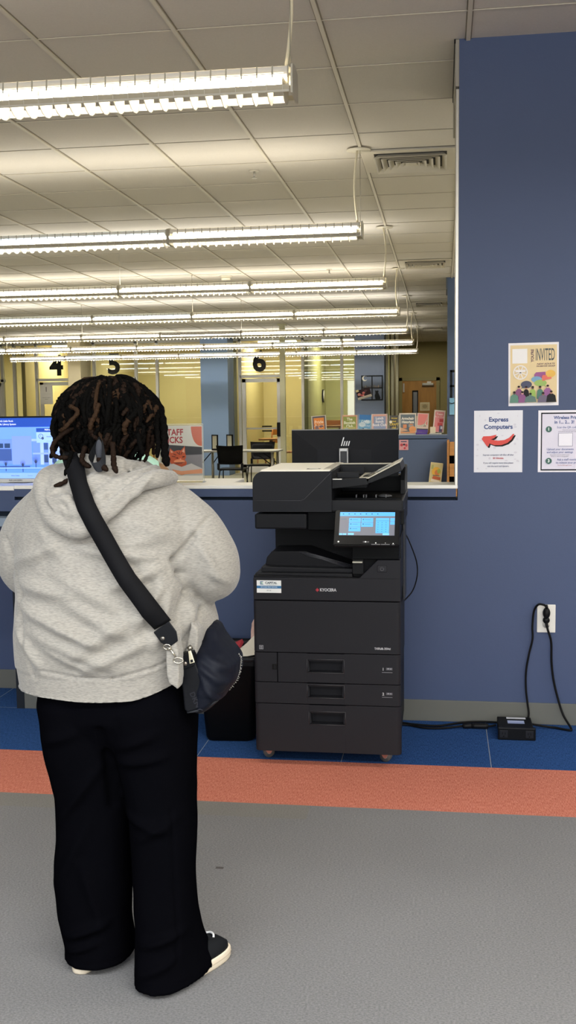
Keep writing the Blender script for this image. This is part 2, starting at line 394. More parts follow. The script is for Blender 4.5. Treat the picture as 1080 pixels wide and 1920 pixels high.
for ri, yy in enumerate(ROWY):
    nseg = 7 if ri > 1 else 4
    root = thing('pendant_light', (-.5, yy, 2.503), 'long white louvred linear pendant light row, '+ordn[ri], 'light', 'linear pendant lights')
    if ri == 0: blm = blade_mb().build('louver').data; hom = housing_mb().build('housing').data
    for k in range(nseg):
        x0 = -SEG*(k+1)
        for nm, me in (('louver', blm), ('housing', hom)):
            if ri == 0 and k == 0:
                o = bpy.data.objects[nm]
            else:
                o = bpy.data.objects.new(nm, me); COL.objects.link(o)
            o.parent = root; o.location = (x0, 0, 0)
        t = MB(); tm = TW[segs_tone[ri][k]]
        for s in (-1, 1): t.cyl((x0+.03, s*.062, .058), (x0+SEG-.03, s*.062, .058), .011, tm, 8)
        local(root, t, 'lamp_tube')
        if k:
            q = MB(); q.prism([(y*.98, z) for y, z in end_prof()], 'x', x0+SEG-.009, x0+SEG+.009, mat('a39d8c', .4)); local(root, q, 'joint')
    e = MB(); e.prism(end_prof(), 'x', -.003, .004, mat('bab5a6', .4)); local(root, e, 'end_cap')
    for o in root.children: o.scale = (1, .68, 1)
    c = MB(); h = CH-2.503
    sag = [(-.028+.02*math.sin(PI*t/10)*(-1 if ri % 2 else 1)-.0*t, .012*math.sin(PI*t/10), .09+(h-.1)*t/10) for t in range(11)]
    c.tube(sag, .0065, mat('d2c9ae', .5), 8); local(root, c, 'power_cable')
    c = MB(); c.cyl((-.012, 0, .09), (-.012, 0, h-.005), .0018, mat('8f8a7c', .4, metal=.5), 6); local(root, c, 'suspension_wire')
    for k in range(2, nseg+1, 2):
        c = MB(); c.cyl((-SEG*k, 0, .09), (-SEG*k, 0, h-.005), .0018, mat('8f8a7c', .4, metal=.5), 6); c.cyl((-SEG*k, 0, h-.02), (-SEG*k, 0, h-.005), .012, HOUS, 10); local(root, c, 'suspension_wire')
    c = MB(); c.cyl((-.02, 0, h-.014), (-.02, 0, h-.011), .075, mat('cfc8b5', .5), 24); c.cyl((-.02, 0, h-.012), (-.02, 0, h-.003), .05, mat('cfc8b5', .5), 24); local(root, c, 'canopy')
def area(name, loc, sx, sy, power, col, up=False, rot=None):
    l = bpy.data.lights.new(name, 'AREA'); l.shape = 'RECTANGLE'; l.size = sx; l.size_y = sy; l.energy = power; l.color = col
    o = bpy.data.objects.new(name, l); COL.objects.link(o); o.location = loc
    o.rotation_euler = rot if rot else ((PI, 0, 0) if up else (0, 0, 0))
    return o
WARM = (1., .93, .8); NEU = (1., .965, .9); COOL = (.86, .93, 1.)
for ri, yy in enumerate(ROWY):
    n = 7 if ri > 1 else 4
    wl = SEG*n
    fr = .5 if ri == 0 else 1.
    area('tube_and_fill_up', (-.5-wl/2, yy, 2.606), wl-.1, .13, 6.5*n*(.1 if ri == 0 else .62 if ri == 1 else .95), WARM if ri % 2 else NEU, True)
    area('tube_and_fill_down', (-.5-wl/2, yy, 2.553), wl-.1, .05, n*(30 if ri == 0 else 34 if ri < 5 else 70), NEU)
area('tube_and_fill_down', (2.9, 3.62, 2.55), 3, .1, 60, NEU)  # extra fill added out of view at right, brightens floor and wall
for yy in (.7, -2.2):      # the same rows go on behind the viewer
    area('tube_and_fill_down', (.2, yy, 2.5), 7, .16, 160, COOL)
    area('tube_and_fill_up', (1.8, yy, 2.61), 5, .3, 130, NEU, True)
area('rear_fill', (-.5, -3.9, 1.6), 8, 2.2, 235, (.95, .97, 1.), rot=(PI/2, 0, 0))  # soft fill panel added behind the viewer, no actual windows there
for x in (-10.4, -8.85, -6.4, -3.9, -2.1):  # lamps inside the study rooms
    area('room_lamp', (x, 24.8, CH-.06), 1.1, 1.1, 95, (1., .95, .8))
area('hall_lamp', (-.5, 25., CH-.06), .6, .6, 22, (1., .9, .7))
for x in (1.5,):
    for yy in (6.64, 9.49, 12.33): area('tube_and_fill_down', (2.6, yy, 2.55), 3, .1, 60, NEU); area('tube_and_fill_up', (2.6, yy, 2.61), 3, .16, 75, NEU, True)  # unseen lamps added beyond the wall end to lift the right-hand ceiling
LI = MB()
for i, x in enumerate((-3.85, -2.35, -8.9)):
    q = MB(); q.box(x-.45, x+.45, 24.4, 24.55, CH-.09, CH-.03, mat('fff3d4', .5, emit=6.), .01)
    one(q, 'ceiling_lamp', ['bright strip lamp inside the study room numbered 6', 'bright strip lamp inside the right-hand olive study room', 'bright strip lamp inside the study room numbered 4'][i], 'light', 'lamps inside the study rooms')
# ------------------------------------------------------------------ air diffusers, sprinklers, smoke detector
def diffuser(x0, x1, y0, y1, label):
    r = thing('air_vent', ((x0+x1)/2, (y0+y1)/2, CH-.012), label, 'vent', 'square ceiling air vents')
    m = mat('cbc4b4', .5)
    a = MB(); w = .07
    a.box(x0, x1, y0, y0+w, CH-.014, CH-.004, m); a.box(x0, x1, y1-w, y1, CH-.014, CH-.004, m); a.box(x0, x0+w, y0+w, y1-w, CH-.014, CH-.004, m); a.box(x1-w, x1, y0+w, y1-w, CH-.014, CH-.004, m)
    a.build('frame', r)
    a = MB(); a.box(x0+w, x1-w, y0+w, y1-w, CH-.0125, CH-.0115, mat('33302a', .8)); a.build('duct_opening', r)
    cx, cy = (x0+x1)/2, (y0+y1)/2; H0 = (x1-x0)/2-w
    for k in range(5):
        h1 = H0-k*.043; h0 = h1-.030
        if h0 < .01: break
        a = MB(); vs = []; z0, z1 = CH-.0126, CH-.040
        o = [(cx+sx*h1, cy+sy*h1, z1) for sx, sy in ((-1, -1), (1, -1), (1, 1), (-1, 1))]
        i_ = [(cx+sx*h0, cy+sy*h0, z0) for sx, sy in ((-1, -1), (1, -1), (1, 1), (-1, 1))]
        o2 = [(p[0], p[1], p[2]+.002) for p in o]; i2 = [(p[0], p[1], p[2]+.002) for p in i_]
        a.add(o+i_+o2+i2, [[q, (q+1) % 4, 4+(q+1) % 4, 4+q] for q in range(4)]+[[8+q, 12+q, 12+(q+1) % 4, 8+(q+1) % 4] for q in range(4)]+[[q, q+8, 8+(q+1) % 4, (q+1) % 4] for q in range(4)], m)
        a.build('louver', r)
    a = MB(); a.box(cx-.035, cx+.035, cy-.035, cy+.035, CH-.038, CH-.03, m); a.build('center_plate', r)
diffuser(-.505, .09, 6.68, 7.27, 'white square ceiling air vent nearest the viewer, left of the blue wall end')
diffuser(-.49, .09, 11.68, 12.24, 'white square ceiling air vent, second from the front')
diffuser(-.49, .05, 16.4, 16.95, 'white square ceiling air vent, third from the front')
diffuser(-.49, .05, 21.6, 22.15, 'white square ceiling air vent, farthest one')
for x, y, l in ((-1.26, 7.11, 'small sprinkler head in the ceiling before the second light row'), (-1.31, 12.28, 'small sprinkler head in the ceiling above the third light row')):
    r = thing('sprinkler', (x, y, CH), l, 'sprinkler', 'ceiling sprinklers')
    a = MB(); a.cyl((x, y, CH-.006), (x, y, CH-.001), .034, mat('c6bfae', .4), 20); a.build('escutcheon', r)
    a = MB(); a.cyl((x, y, CH-.045), (x, y, CH-.006), .007, SILVER, 8); a.cyl((x, y, CH-.05), (x, y, CH-.046), .02, SILVER, 14); a.build('nozzle', r)
a = MB(); a.cyl((-2.6, 12.6, CH-.012), (-2.6, 12.6, CH-.001), .075, mat('d6d0be', .5), 24); a.cyl((-2.6, 12.6, CH-.045), (-2.6, 12.6, CH-.012), .055, mat('d6d0be', .5), 24)
one(a, 'smoke_detector', 'round white smoke detector on the ceiling above the third light row', 'detector')

# ------------------------------------------------------------------ printer
X0, X1, YF = -.762, -.166, 4.12
PR = thing('office_printer', (-.464, 4.4, 0), 'tall charcoal office copier on casters with a lit touch panel', 'printer')
def part(mb, name, par=None): return mb.build(name, par or PR)
def recess_panel(mb, x0, x1, z0, z1, hx0, hx1, hz0, hz1, m, y=YF, t=.03):
    mb.box(x0, hx0, y, y+t, z0, z1, m); mb.box(hx1, x1, y, y+t, z0, z1, m)
    mb.box(hx0, hx1, y, y+t, hz1, z1, m); mb.box(hx0, hx1, y, y+t, z0, hz0, m)
def rounded_front(x0, x1, z0, z1, r, y=YF, depth=.09):
    """footprint polygon with rounded front corners"""
    p = [(x0, y+depth)]
    p += [(x0+r-r*math.cos(a*PI/12), y+r-r*math.sin(a*PI/12)) for a in range(7)]
    p += [(x1-r+r*math.sin(a*PI/12), y+r-r*math.cos(a*PI/12)) for a in range(7)]
    p += [(x1, y+depth)]
    return p
def drawer(name, x0, x1, z0, z1, hz0, hz1, hx0=None, hx1=None, rl=.016, rr=.016):
    mb = MB()
    fz = YF
    hx0 = hx0 if hx0 is not None else -.543; hx1 = hx1 if hx1 is not None else -.394
    # left and right wings with rounded outer corner, middle strips above/below the recess
    L_ = [(x0, fz+.05)]+[(x0+rl-rl*math.cos(a*PI/12), fz+rl-rl*math.sin(a*PI/12)) for a in range(7)]+[(hx0, fz), (hx0, fz+.05)]
    R_ = [(hx1, fz+.05), (hx1, fz)]+[(x1-rr+rr*math.sin(a*PI/12), fz+rr-rr*math.cos(a*PI/12)) for a in range(7)]+[(x1, fz+.05)]
    mb.prism(L_, 'z', z0, z1, CHAR, bev=.0012); mb.prism(R_, 'z', z0, z1, CHAR, bev=.0012)
    if hz1:
        mb.box(hx0-.0005, hx1+.0005, fz, fz+.05, hz1, z1-.0012, CHAR); mb.box(hx0-.0005, hx1+.0005, fz, fz+.05, z0+.0012, hz0, CHAR)
    else: mb.box(hx0, hx1, fz, fz+.05, z0, z1, CHAR)
    d = part(mb, name)
    if hz1:
        h = MB(); h.box(hx0, hx1, fz+.043, fz+.05, hz0, hz1, mat('1b1b1f', .5))
        h.prism([(hx0, hz1), (hx1, hz1), (hx1-.006, hz1-.009), (hx0+.006, hz1-.009)], 'y', fz+.012, fz+.043, mat('28282c', .5))
        h.prism([(hx0, hz0), (hx0, hz1), (hx0+.006, hz1-.009), (hx0+.008, hz0+.004)], 'y', fz+.006, fz+.043, mat('242428', .5))
        h.prism([(hx1, hz0), (hx1, hz1), (hx1-.006, hz1-.009), (hx1-.008, hz0+.004)], 'y', fz+.006, fz+.043, mat('242428', .5))
        # thin rim around the recess
        r_ = .0022
        pts = [(hx0-.001, hz0-.001), (hx1+.001, hz0-.001), (hx1+.001, hz1+.001), (hx0-.001, hz1+.001)]
        for i in range(4):
            a_, b_ = pts[i], pts[(i+1) % 4]; h.cyl((a_[0], fz, a_[1]), (b_[0], fz, b_[1]), r_*.7, mat('303034', .4), 6)
        h.build('handle', d)
    return d
g = .003
dr3 = drawer('drawer', X0, X1+.002, .056, .2545, .174, .226, -.537, -.39, .022, .022)
dr2 = drawer('drawer', X0, X1, .2575, .3435, .285, .337)
dr1 = drawer('drawer', -.664, X1, .3465, .4675, .389, .442, rl=.001)
sd = MB(); sd.prism([(X0, YF+.05)]+[(X0+.016-.016*math.cos(a*PI/12), YF+.016-.016*math.sin(a*PI/12)) for a in range(7)]+[(-.667, YF), (-.667, YF+.05)], 'z', .3465, .4675, CHAR, bev=.0012)
sd = part(sd, 'side_door')
a = MB(); a.box(-.687, -.668, YF-.0012, YF, .398, .42, mat('0b0b0c', .6)); a.box(-.680, -.672, YF-.003, YF-.001, .401, .417, mat('1a1a1c', .5)); a.build('latch', sd)
fd = MB(); fd.prism(rounded_front(X0, X1, 0, 0, .016), 'z', .4705, .681, CHAR, bev=.0012); fd = part(fd, 'front_door')
# upper front cover with a step up at the right
pf = [(X0+.002, .6845), (X1, .6845), (X1, .851), (-.257, .851), (-.329, .779), (-.345, .7755), (X0+.002, .7755)]
uc = MB(); uc.prism(pf, 'y', YF, YF+.05, CHAR, bev=.003)
uc = part(uc, 'upper_cover')
a = MB(); a.box(-.34, X1-.001, YF-.0006, YF+.0, .7755, .7775, mat('17171a', .6)); a.build('seam', uc)
a = MB(); a.box(-.258, -.22, YF-.002, YF, .803, .83, mat('28282c', .35), .002); a.tube([(-.239+.007*math.cos(t), YF-.0025, .8165+.007*math.sin(t)) for t in [2.1+i*.42 for i in range(13)]], .0008, mat('6a6a70', .4), 5); a.cyl((-.239, YF-.0026, .816), (-.239, YF-.0026, .825), .0008, mat('6a6a70', .4), 5); a.build('power_button', uc)
# logo: emblem and name
lg = MB(); lg.poly = None
for s in (1, -1): lg.add([(-.5065, YF-.0012, .7285), (-.4975, YF-.0012, .7285+s*.0095), (-.4975, YF-.0012, .7285+s*.003)], [[0, 1, 2]], mat('9c2a36', .4))
lg.add([(-.5045, YF-.0013, .7285), (-.493, YF-.0013, .7335), (-.493, YF-.0013, .7235)], [[0, 1, 2]], mat('b6303e', .4))
lg.text('KYOCERA', .0165, mat('b9b9bd', .4), FR(-.4885, YF-.0012, .7285), 'LEFT', bold=.0006, sx=.88)
lg.build('logo', uc)
st = Sheet(.1, .051, 'e6e8e6', t=.0008)
st.rect(0, .018, .1, .029, '2c6a9c')
st.txt('MANAGED PRINT SERVICES', .05, .0235, .0058, 'cfe0ee', sx=.95, bold=.0001)
st.txt('CAPITAL', .059, .0405, .0125, '2c3f4c', bold=.0004, sx=1.)
st.txt('TECHNOLOGY GROUP', .059, .0325, .0035, '6c7a84')
st.rect(.0145, .034, .027, .047, '1f5a86'); st.rect(.018, .0365, .0275, .0445, 'e6e8e6'); st.rect(.0195, .038, .0235, .043, '3c9a5a')
st.txt('MP 102', .05, .0095, .0058, '555b60')
s_ = st.build('sticker'); s_.location = (-.7455, YF-.0002, .714); s_.parent = uc
ic = MB(); ic.add([(p[0], YF-.0012, p[1]) for p in [(-.739, .481), (-.7225, .481), (-.7225, .4975), (-.739, .4975)]], [[0, 1, 2, 3]], mat('a8a8ac', .5))
ic.add([(p[0], YF-.0015, p[1]) for p in [(-.7375, .4825), (-.724, .4825), (-.724, .496), (-.7375, .496)]], [[0, 1, 2, 3]], CHAR2)
ic.box(-.7355, -.726, YF-.002, YF-.0015, .4845, .487, mat('a8a8ac', .5)); ic.box(-.7355, -.726, YF-.002, YF-.0015, .4895, .494, mat('8a8a8e', .5)); ic.build('badge', fd)
tt = MB(); tt.text('TASKalfa 3554ci', .0118, mat('b9b9bd', .5), FR(-.206, YF-.001, .493), 'RIGHT', bold=.0004, sx=.82); tt.build('model_lettering', fd)
for n, z, d in (('1', .409, dr1), ('2', .307, dr2)):
    q = MB(); q.text(n, .016, mat('b9b9bd', .5), FR(-.236, YF-.001, z), bold=.0004)
    q.box(-.224, -.199, YF-.001, YF-.0004, z-.003, z+.007, mat('55555b', .5)); q.box(-.219, -.212, YF-.0016, YF-.001, z+.001, z+.005, mat('9a9aa0', .5)); q.box(-.209, -.203, YF-.0016, YF-.001, z+.001, z+.004, mat('9a9aa0', .5))
    q.box(-.241, -.199, YF-.001, YF-.0004, z-.0135, z-.0115, mat('77777d', .5)); q.build('tray_marking', d)
# carcass
cs = MB()
cs.box(X0+.006, X1-.008, YF+.045, 4.70, .07, .775, CHAR2, .004)
cs.box(-.36, X1-.008, YF+.045, 4.70, .775, .97, BLACKP, .003)
cs.box(-.36, X1-.006, YF+.012, YF+.06, .852, .97, BLACKP, .003)
cs.box(-.715, -.36, 4.42, 4.70, .775, .975, mat('0d0d0f', .5), .003)
cs.box(-.358, -.315, YF+.03, YF+.05, .79, .852, BLACK)
cs.box(X1-.009, X1-.002, YF+.1, 4.6, .4, .64, mat('1e2024', .5), .002); cs.box(X1-.009, X1-.002, YF+.1, 4.6, .70, .93, mat('1e2024', .5), .002)
cs.box(X1-.008, X1+.004, 4.5, 4.68, .62, 1.0, mat('2b2e34', .4), .005)
part(cs, 'carcass')
# paper output tray
tr = MB()
tr.prism([(X0+.004, .772), (-.335, .772), (-.335, .778), (X0+.004, .784)], 'y', YF+.004, YF+.05, CHAR2)
tr.box(X0+.006, -.36, YF+.03, 4.45, .772, .79, mat('1f1f22', .42), .003)
tr.prism([(-.735, .79), (-.36, .79), (-.36, .806), (-.735, .812)], 'y', YF+.055, 4.44, mat('202023', .38), bev=.003)
# raised sloping stack
tr.prism([(-.728, .81), (-.722, .842), (-.70, .868), (-.56, .87), (-.36, .80), (-.36, .79)], 'y', YF+.11, 4.44, mat('1a1a1d', .4), bev=.004)
for k in range(4):
    o = k*.010
    tr.tube([(-.585+o, YF+.106, .866-o*.5), (-.52+o, YF+.106, .856-o*.6), (-.362, YF+.106, .80-k*.002+.012-.004*k)], .0022, mat('3a3a3e', .35), 6)
part(tr, 'output_tray')
a = MB(); a.box(-.357, -.318, YF+.008, YF+.03, .838, .843, mat('bdb9a8', .35)); part(a, 'release_tab')
# scanner unit
su = MB()
su.box(-.751, -.54, YF+.005, 4.5, .973, 1.035, mat('1a1b1e', .35), .007)
su.box(-.54, X1-.006, YF+.03, 4.70, .965, 1.042, BLACKP, .004)
su.box(-.755, X1+.008, 4.3, 4.70, .973, 1.04, mat('1a1b1e', .4), .004)
su.box(-.755, X1+.01, YF+.012, 4.71, 1.042, 1.09, mat('1e1f22', .42), .006)
part(su, 'scanner_unit')
# document feeder, main block
R_ = .045
pf = [(-.757, 1.043), (-.757, 1.206-R_)]+[(-.757+R_-R_*math.cos(a_*PI/16), 1.206-R_+R_*math.sin(a_*PI/16)) for a_ in range(1, 9)]+[(-.438, 1.206), (-.438, 1.043)]
af = MB(); af.prism(pf, 'y', YF, 4.66, mat('1c1d21', .5, spec=.6, bump=.1, bscale=400, dist=.0004), bev=.002)
af.prism([(-.757, 1.0432), (-.438, 1.0432), (-.438, 1.088), (-.757, 1.088)], 'y', YF-.0015, YF, mat('1d1e22', .45))
af.prism([(-.56, 1.088), (-.438, 1.088), (-.438, 1.202)], 'y', YF-.0012, YF, mat('1a1b1e', .42))
ad = part(af, 'feeder_cover')
a = MB(); a.tube([(-.757, YF-.001, 1.0885), (-.562, YF-.001, 1.0885), (-.548, YF-.001, 1.094), (-.44, YF-.001, 1.2)], .001, mat('3d3e43', .4), 5); a.build('seam', ad)
ct = MB(); ct.prism([(-.724, 1.2055), (-.445, 1.2055), (-.440, 1.211), (-.722, 1.211)], 'y', YF+.0, 4.65, CREAM)
ct.box(-.545, -.49, YF+.06, YF+.09, 1.211, 1.212, mat('3b3a34', .5)); ct.box(-.535, -.5, YF+.07, YF+.092, 1.2115, 1.213, CREAM)
ct.prism([(-.475, 1.211), (-.442, 1.211), (-.444, 1.2145), (-.470, 1.2145)], 'y', YF+.04, 4.62, mat('a8a293', .5)); 
ct.build('top_plate', ad)
# input tray
it = MB()
it.box(-.437, -.30, YF+.03, 4.5, 1.135, 1.172, BLACKP, .003)
it.prism([(-.437, 1.135), (-.437, 1.174), (-.303, 1.177), (-.293, 1.152)], 'y', YF+.02, YF+.034, mat('17181a', .4))
it.prism([(-.30, 1.152), (-.293, 1.172), (-.17, 1.236), (-.161, 1.204), (-.28, 1.158)], 'y', YF+.03, 4.5, mat('17181a', .4), bev=.002)
it.prism([(-.33, 1.1745), (-.293, 1.174), (-.168, 1.2385), (-.171, 1.2415), (-.295, 1.1775), (-.33, 1.1775)], 'y', YF+.028, 4.48, mat('bdb8a6', .45))
it.prism([(-.268, 1.1935), (-.215, 1.2205), (-.216, 1.222), (-.269, 1.195)], 'y', YF+.12, 4.4, mat('7f8488', .35))
it.prism([(-.319, 1.178), (-.275, 1.192), (-.275, 1.194), (-.319, 1.18)], 'y', YF+.09, 4.2+.1, BLACK)
it.box(-.425, -.335, YF+.09, YF+.10, 1.172, 1.196, mat('1c1d20', .4), .002); it.box(-.425, -.33, 4.44, 4.45, 1.172, 1.205, mat('1c1d20', .4), .002)
it.box(-.44, -.19, 4.5, 4.53, 1.16, 1.212, mat('1f2022', .4)); it.box(-.44, -.19, 4.498, 4.531, 1.212, 1.216, mat('b5b0a0', .4))
it.box(-.435, -.398, YF+.017, YF+.02, 1.1705, 1.1745, SILVER)
part(it, 'input_tray')
hg = MB(); hg.prism([(4.4, 1.09), (4.4, 1.15), (4.5, 1.2), (4.7, 1.2), (4.7, 1.09)], 'x', -.178, -.158, mat('17181a', .45), bev=.003)
hg.box(-.44, -.16, 4.56, 4.7, 1.088, 1.16, BLACKP, .003)
hg.box(-.43, -.165, YF+.08, 4.6, 1.088, 1.092, BLACKP)
for x in (-.35, -.32, -.31, -.27, -.23): hg.box(x, x+.004, YF+.10, YF+.13, 1.09, 1.104, mat('4a4a4c', .4))
hg.ball((-.235, YF+.16, 1.094), (.03, .03, .008), mat('4a4a4c', .4), 12, 6)
part(hg, 'exit_bed')
# control panel
cp = thing('x', (0, 0, 0), None, None); cp.name = 'control_panel_mount'
bpy.data.objects.remove(cp)
def CPF(u, v, w):   # panel frame: u right, v up the slope, w out of the face
    c, s = math.cos(math.radians(38)), math.sin(math.radians(38))
    return (-.2935+u, 4.005+v*s-w*c, .926+v*c+w*s)
def cbox(mb, u0, u1, v0, v1, w0, w1, m, bev=0.):
    b = bmesh.new(); bmesh.ops.create_cube(b, size=1)
    for v in b.verts: v.co = Vector(((u0+u1)/2+v.co.x*(u1-u0), (v0+v1)/2+v.co.y*(v1-v0), (w0+w1)/2+v.co.z*(w1-w0)))
    if bev: bmesh.ops.bevel(b, geom=b.edges[:], offset=bev, segments=2, affect='EDGES')
    for v in b.verts: v.co = Vector(CPF(*v.co))
    return mb.bm(b, m)
cpn = MB(); cbox(cpn, -.127, .127, 0, .162, -.02, 0, mat('1c1c1d', .3), .004)
cpn.box(-.36, -.22, 4.105, YF+.03, .965, 1.03, BLACK, .004)
cpn = part(cpn, 'control_panel')
scr = MB(); cbox(scr, -.108, .108, .044, .15, 0, .0012, mat('70727c', .3, emit=.45)); 
SB = mat('56a4e2', .3, emit=.7); SB2 = mat('74b8ee', .3, emit=.7); SBD = mat('35688f', .3, emit=.3)
def cr(u0, u1, v0, v1, m, w=.0016): 
    scr.add([CPF(u0, v0, w), CPF(u1, v0, w), CPF(u1, v1, w), CPF(u0, v1, w)], [[0, 1, 2, 3]], m)
cr(-.108, .108, .132, .15, SB)
for i in range(7): cr(-.097+i*.0225, -.092+i*.0225, .139, .144, SBD, .002)
for (u, v) in ((-.071, .1035), (-.071, .0825), (-.071, .0615)): cr(u, u+.046, v, v+.0195, SB); cr(u+.005, u+.01, v+.010, v+.015, SBD, .002); cr(u+.014, u+.034, v+.011, v+.0125, SBD, .002)
for (u, v) in ((-.0225, .1035), (-.0225, .0825)): cr(u, u+.046, v, v+.0195, SB); cr(u+.005, u+.01, v+.010, v+.015, SBD, .002); cr(u+.014, u+.036, v+.011, v+.0125, SBD, .002)
cr(.034, .086, .054, .123, SB); cr(.034, .086, .1095, .1105, SBD, .002)
for i in range(3):
    for j_ in range(5): cr(.0415+i*.0155, .0445+i*.0155, .0595+j_*.0102, .0625+j_*.0102, SBD, .002)
cr(.062, .087, .045, .0535, SB2); cr(.09, .1075, .108, .123, SB); cr(.09, .1075, .093, .1065, SB)
cr(-.073, -.05, .045, .054, SB2); cr(-.107, -.094, .045, .0525, SB2); cr(-.0925, -.079, .045, .0525, SB2); cr(-.104, -.082, .117, .1185, SBD)
part(scr, 'touch_screen', cpn)
for u, v, r in ((-.108, .015, .0035), (-.003, .015, .003), (.037, .01, .0025), (.074, .01, .0015), (.104, .008, .002)):
    bt = MB(); bt.add([CPF(u+r*math.cos(2*PI*i/12), v+r*math.sin(2*PI*i/12), .0009) for i in range(12)], [list(range(12))], mat('e6e6e0', .4, emit=.6)); part(bt, 'indicator', cpn)
for u0_, u1_, v0_, v1_ in ((-.013, .011, .0125, .0175), (.02, .054, .002, .006), (.057, .091, .002, .006), (.099, .109, .002, .006)):
    bt = MB(); cbox(bt, u0_, u1_, v0_, v1_, 0, .0006, mat('6a6a6d', .4)); part(bt, 'panel_button', cpn)
# casters
for (x, y, ax) in ((-.728, YF+.09, .35), (-.236, YF+.09, -.3), (-.728, 4.62, .2), (-.236, 4.62, 0)):
    dx, dy = math.cos(ax), math.sin(ax)
    fk = MB(); M_ = Matrix.Translation((x, y, 0))@Matrix.Rotation(ax, 4, 'Z')
    fk.box(-.03, .03, -.02, .02, .046, .056, mat('b5897c', .35, metal=.6), M=M_)
    for s in (-1, 1): fk.prism([(-.02, .05), (.03, .05), (.012, .018), (.0, .018)], 'y', s*.016-.001, s*.016+.001, mat('b5897c', .35, metal=.6), M=M_)
    fk = part(fk, 'caster')
    for s in (-.007, .007):
        wv = [M_@Vector((.006, s-.005, .0235)), M_@Vector((.006, s+.005, .0235))]
        w = MB(); w.cyl(wv[0], wv[1], .0232, mat('5e5e5c', .5), 20); wv2 = [M_@Vector((.006, s-.0062, .0235)), M_@Vector((.006, s+.0062, .0235))]
        w.cyl(wv2[0], wv2[1], .009, mat('c6c2b8', .4), 12); part(w, 'wheel', fk)
# ------------------------------------------------------------------ cables by the printer
def cat(pts, n=8):
    P_ = [Vector(p) for p in pts]; P_ = [P_[0]*2-P_[1]]+P_+[P_[-1]*2-P_[-2]]; out = []
    for i in range(1, len(P_)-2):
        for k in range(n):
            t = k/n; a_, b_, c_, d_ = P_[i-1], P_[i], P_[i+1], P_[i+2]
            out.append(.5*((2*b_)+(-a_+c_)*t+(2*a_-5*b_+4*c_-d_)*t*t+(-a_+3*b_-3*c_+d_)*t**3))
    out.append(P_[-2]); return out
a = MB(); a.tube(cat([(-.176, 4.66, .91), (-.15, 4.66, .86), (-.118, 4.67, .77), (-.114, 4.68, .70), (-.135, 4.68, .63), (-.175, 4.66, .585)]), .0028, RUBB, 8)
one(a, 'cable', 'thin black cable looping out of the copier right side', 'cable')
a = MB(); a.tube(cat([(-.72, 4.6, .97), (-.715, 4.6, .93), (-.715, 4.6, .88), (-.705, 4.6, .84)]), .0025, RUBB, 6); a.tube(cat([(-.738, 4.6, .97), (-.73, 4.6, .93), (-.728, 4.6, .88), (-.71, 4.6, .83)]), .002, RUBB, 6); part(a, 'feeder_cable')
pc = thing('copier_power_cord', (.1, 4.7, 0), 'black power cord running from the upper outlet plug down to the copier', 'cord')  # power cord of the copier itself, plugged into the wall outlet
a = MB(); a.tube(cat([(.463, 4.757, .552), (.448, 4.75, .562), (.425, 4.752, .562), (.408, 4.765, .53), (.402, 4.77, .46), (.403, 4.77, .40), (.388, 4.77, .33), (.376, 4.77, .25), (.376, 4.77, .17), (.384, 4.768, .1), (.389, 4.763, .05), (.375, 4.758, .018), (.33, 4.76, .008), (.2, 4.772, .008), (.10, 4.755, .008), (-.02, 4.69, .008), (-.13, 4.70, .008), (-.2, 4.71, .01), (-.3, 4.6, .03)]), .0048, RUBB, 8); a.build('cable', pc)
a = MB(); a.ball((.463, 4.765, .522), (.017, .02, .026), BLACK, 16, 10); a.cyl((.463, 4.758, .545), (.46, 4.756, .56), .007, BLACK, 8); a.build('plug', pc)
pb = thing('power_filter', (.315, 4.6, 0), 'flat black power conditioner box with two front sockets on the blue carpet', 'power strip')
a = MB(); a.box(.245, .395, 4.545, 4.725, .004, .05, BLACKP, .004); a.box(.24, .402, 4.538, 4.556, .0, .056, mat('0e0f12', .4), .004)
for x, y in ((.255, 4.57), (.385, 4.57), (.255, 4.71), (.385, 4.71)): a.cyl((x, y, .05), (x, y, .0515), .005, BLACK, 10)
a.build('body', pb)
for x in (.265, .375):
    a = MB(); a.box(x-.017, x+.017, 4.535, 4.5385, .012, .044, mat('202126', .4), .001)
    a.box(x-.007, x-.004, 4.534, 4.5355, .026, .036, RUBB); a.box(x+.004, x+.007, 4.534, 4.5355, .026, .036, RUBB); a.cyl((x, 4.534, .019), (x, 4.5355, .019), .003, RUBB, 8); a.build('socket', pb)
a = MB(); a.box(.285, .37, 4.69, 4.712, .0505, .0512, mat('c9cbd2', .5)); a.box(.287, .36, 4.62, 4.665, .0505, .0512, mat('8f9cc2', .5)); a.box(.289, .358, 4.645, 4.655, .0512, .0515, mat('b7c0da', .5)); a.build('label', pb)
a = MB(); a.tube(cat([(.463, 4.765, .485), (.468, 4.757, .45), (.485, 4.765, .39), (.488, 4.77, .3), (.497, 4.77, .22), (.515, 4.765, .14), (.54, 4.75, .06), (.57, 4.70, .012), (.56, 4.69, .007), (.5, 4.72, .007), (.45, 4.72, .012), (.4, 4.70, .025)]), .005, RUBB, 8); a.build('cord', pb)
a = MB(); a.ball((.463, 4.772, .488), (.016, .016, .016), BLACK, 14, 8); a.cyl((.463, 4.767, .48), (.466, 4.757, .458), .007, BLACK, 8); a.build('plug', pb)
a = MB(); a.tube(cat([(.24, 4.69, .02), (.2, 4.69, .012), (.13, 4.69, .012)]), .0048, RUBB, 8); a.tube([(.13, 4.69, .012), (.145, 4.69, .013), (.19, 4.69, .013), (.205, 4.69, .012)], [.012, .013, .013, .012], BLACK, 10); a.tube([(.09, 4.685, .012), (.1, 4.685, .0125), (.125, 4.688, .0125), (.13, 4.69, .012)], [.009, .012, .012, .011], BLACK, 10); a.tube(cat([(.09, 4.685, .012), (.0, 4.66, .007), (-.08, 4.655, .007), (-.17, 4.69, .008), (-.3, 4.62, .03)]), .0048, RUBB, 8); a.build('outlet_cable', pb)
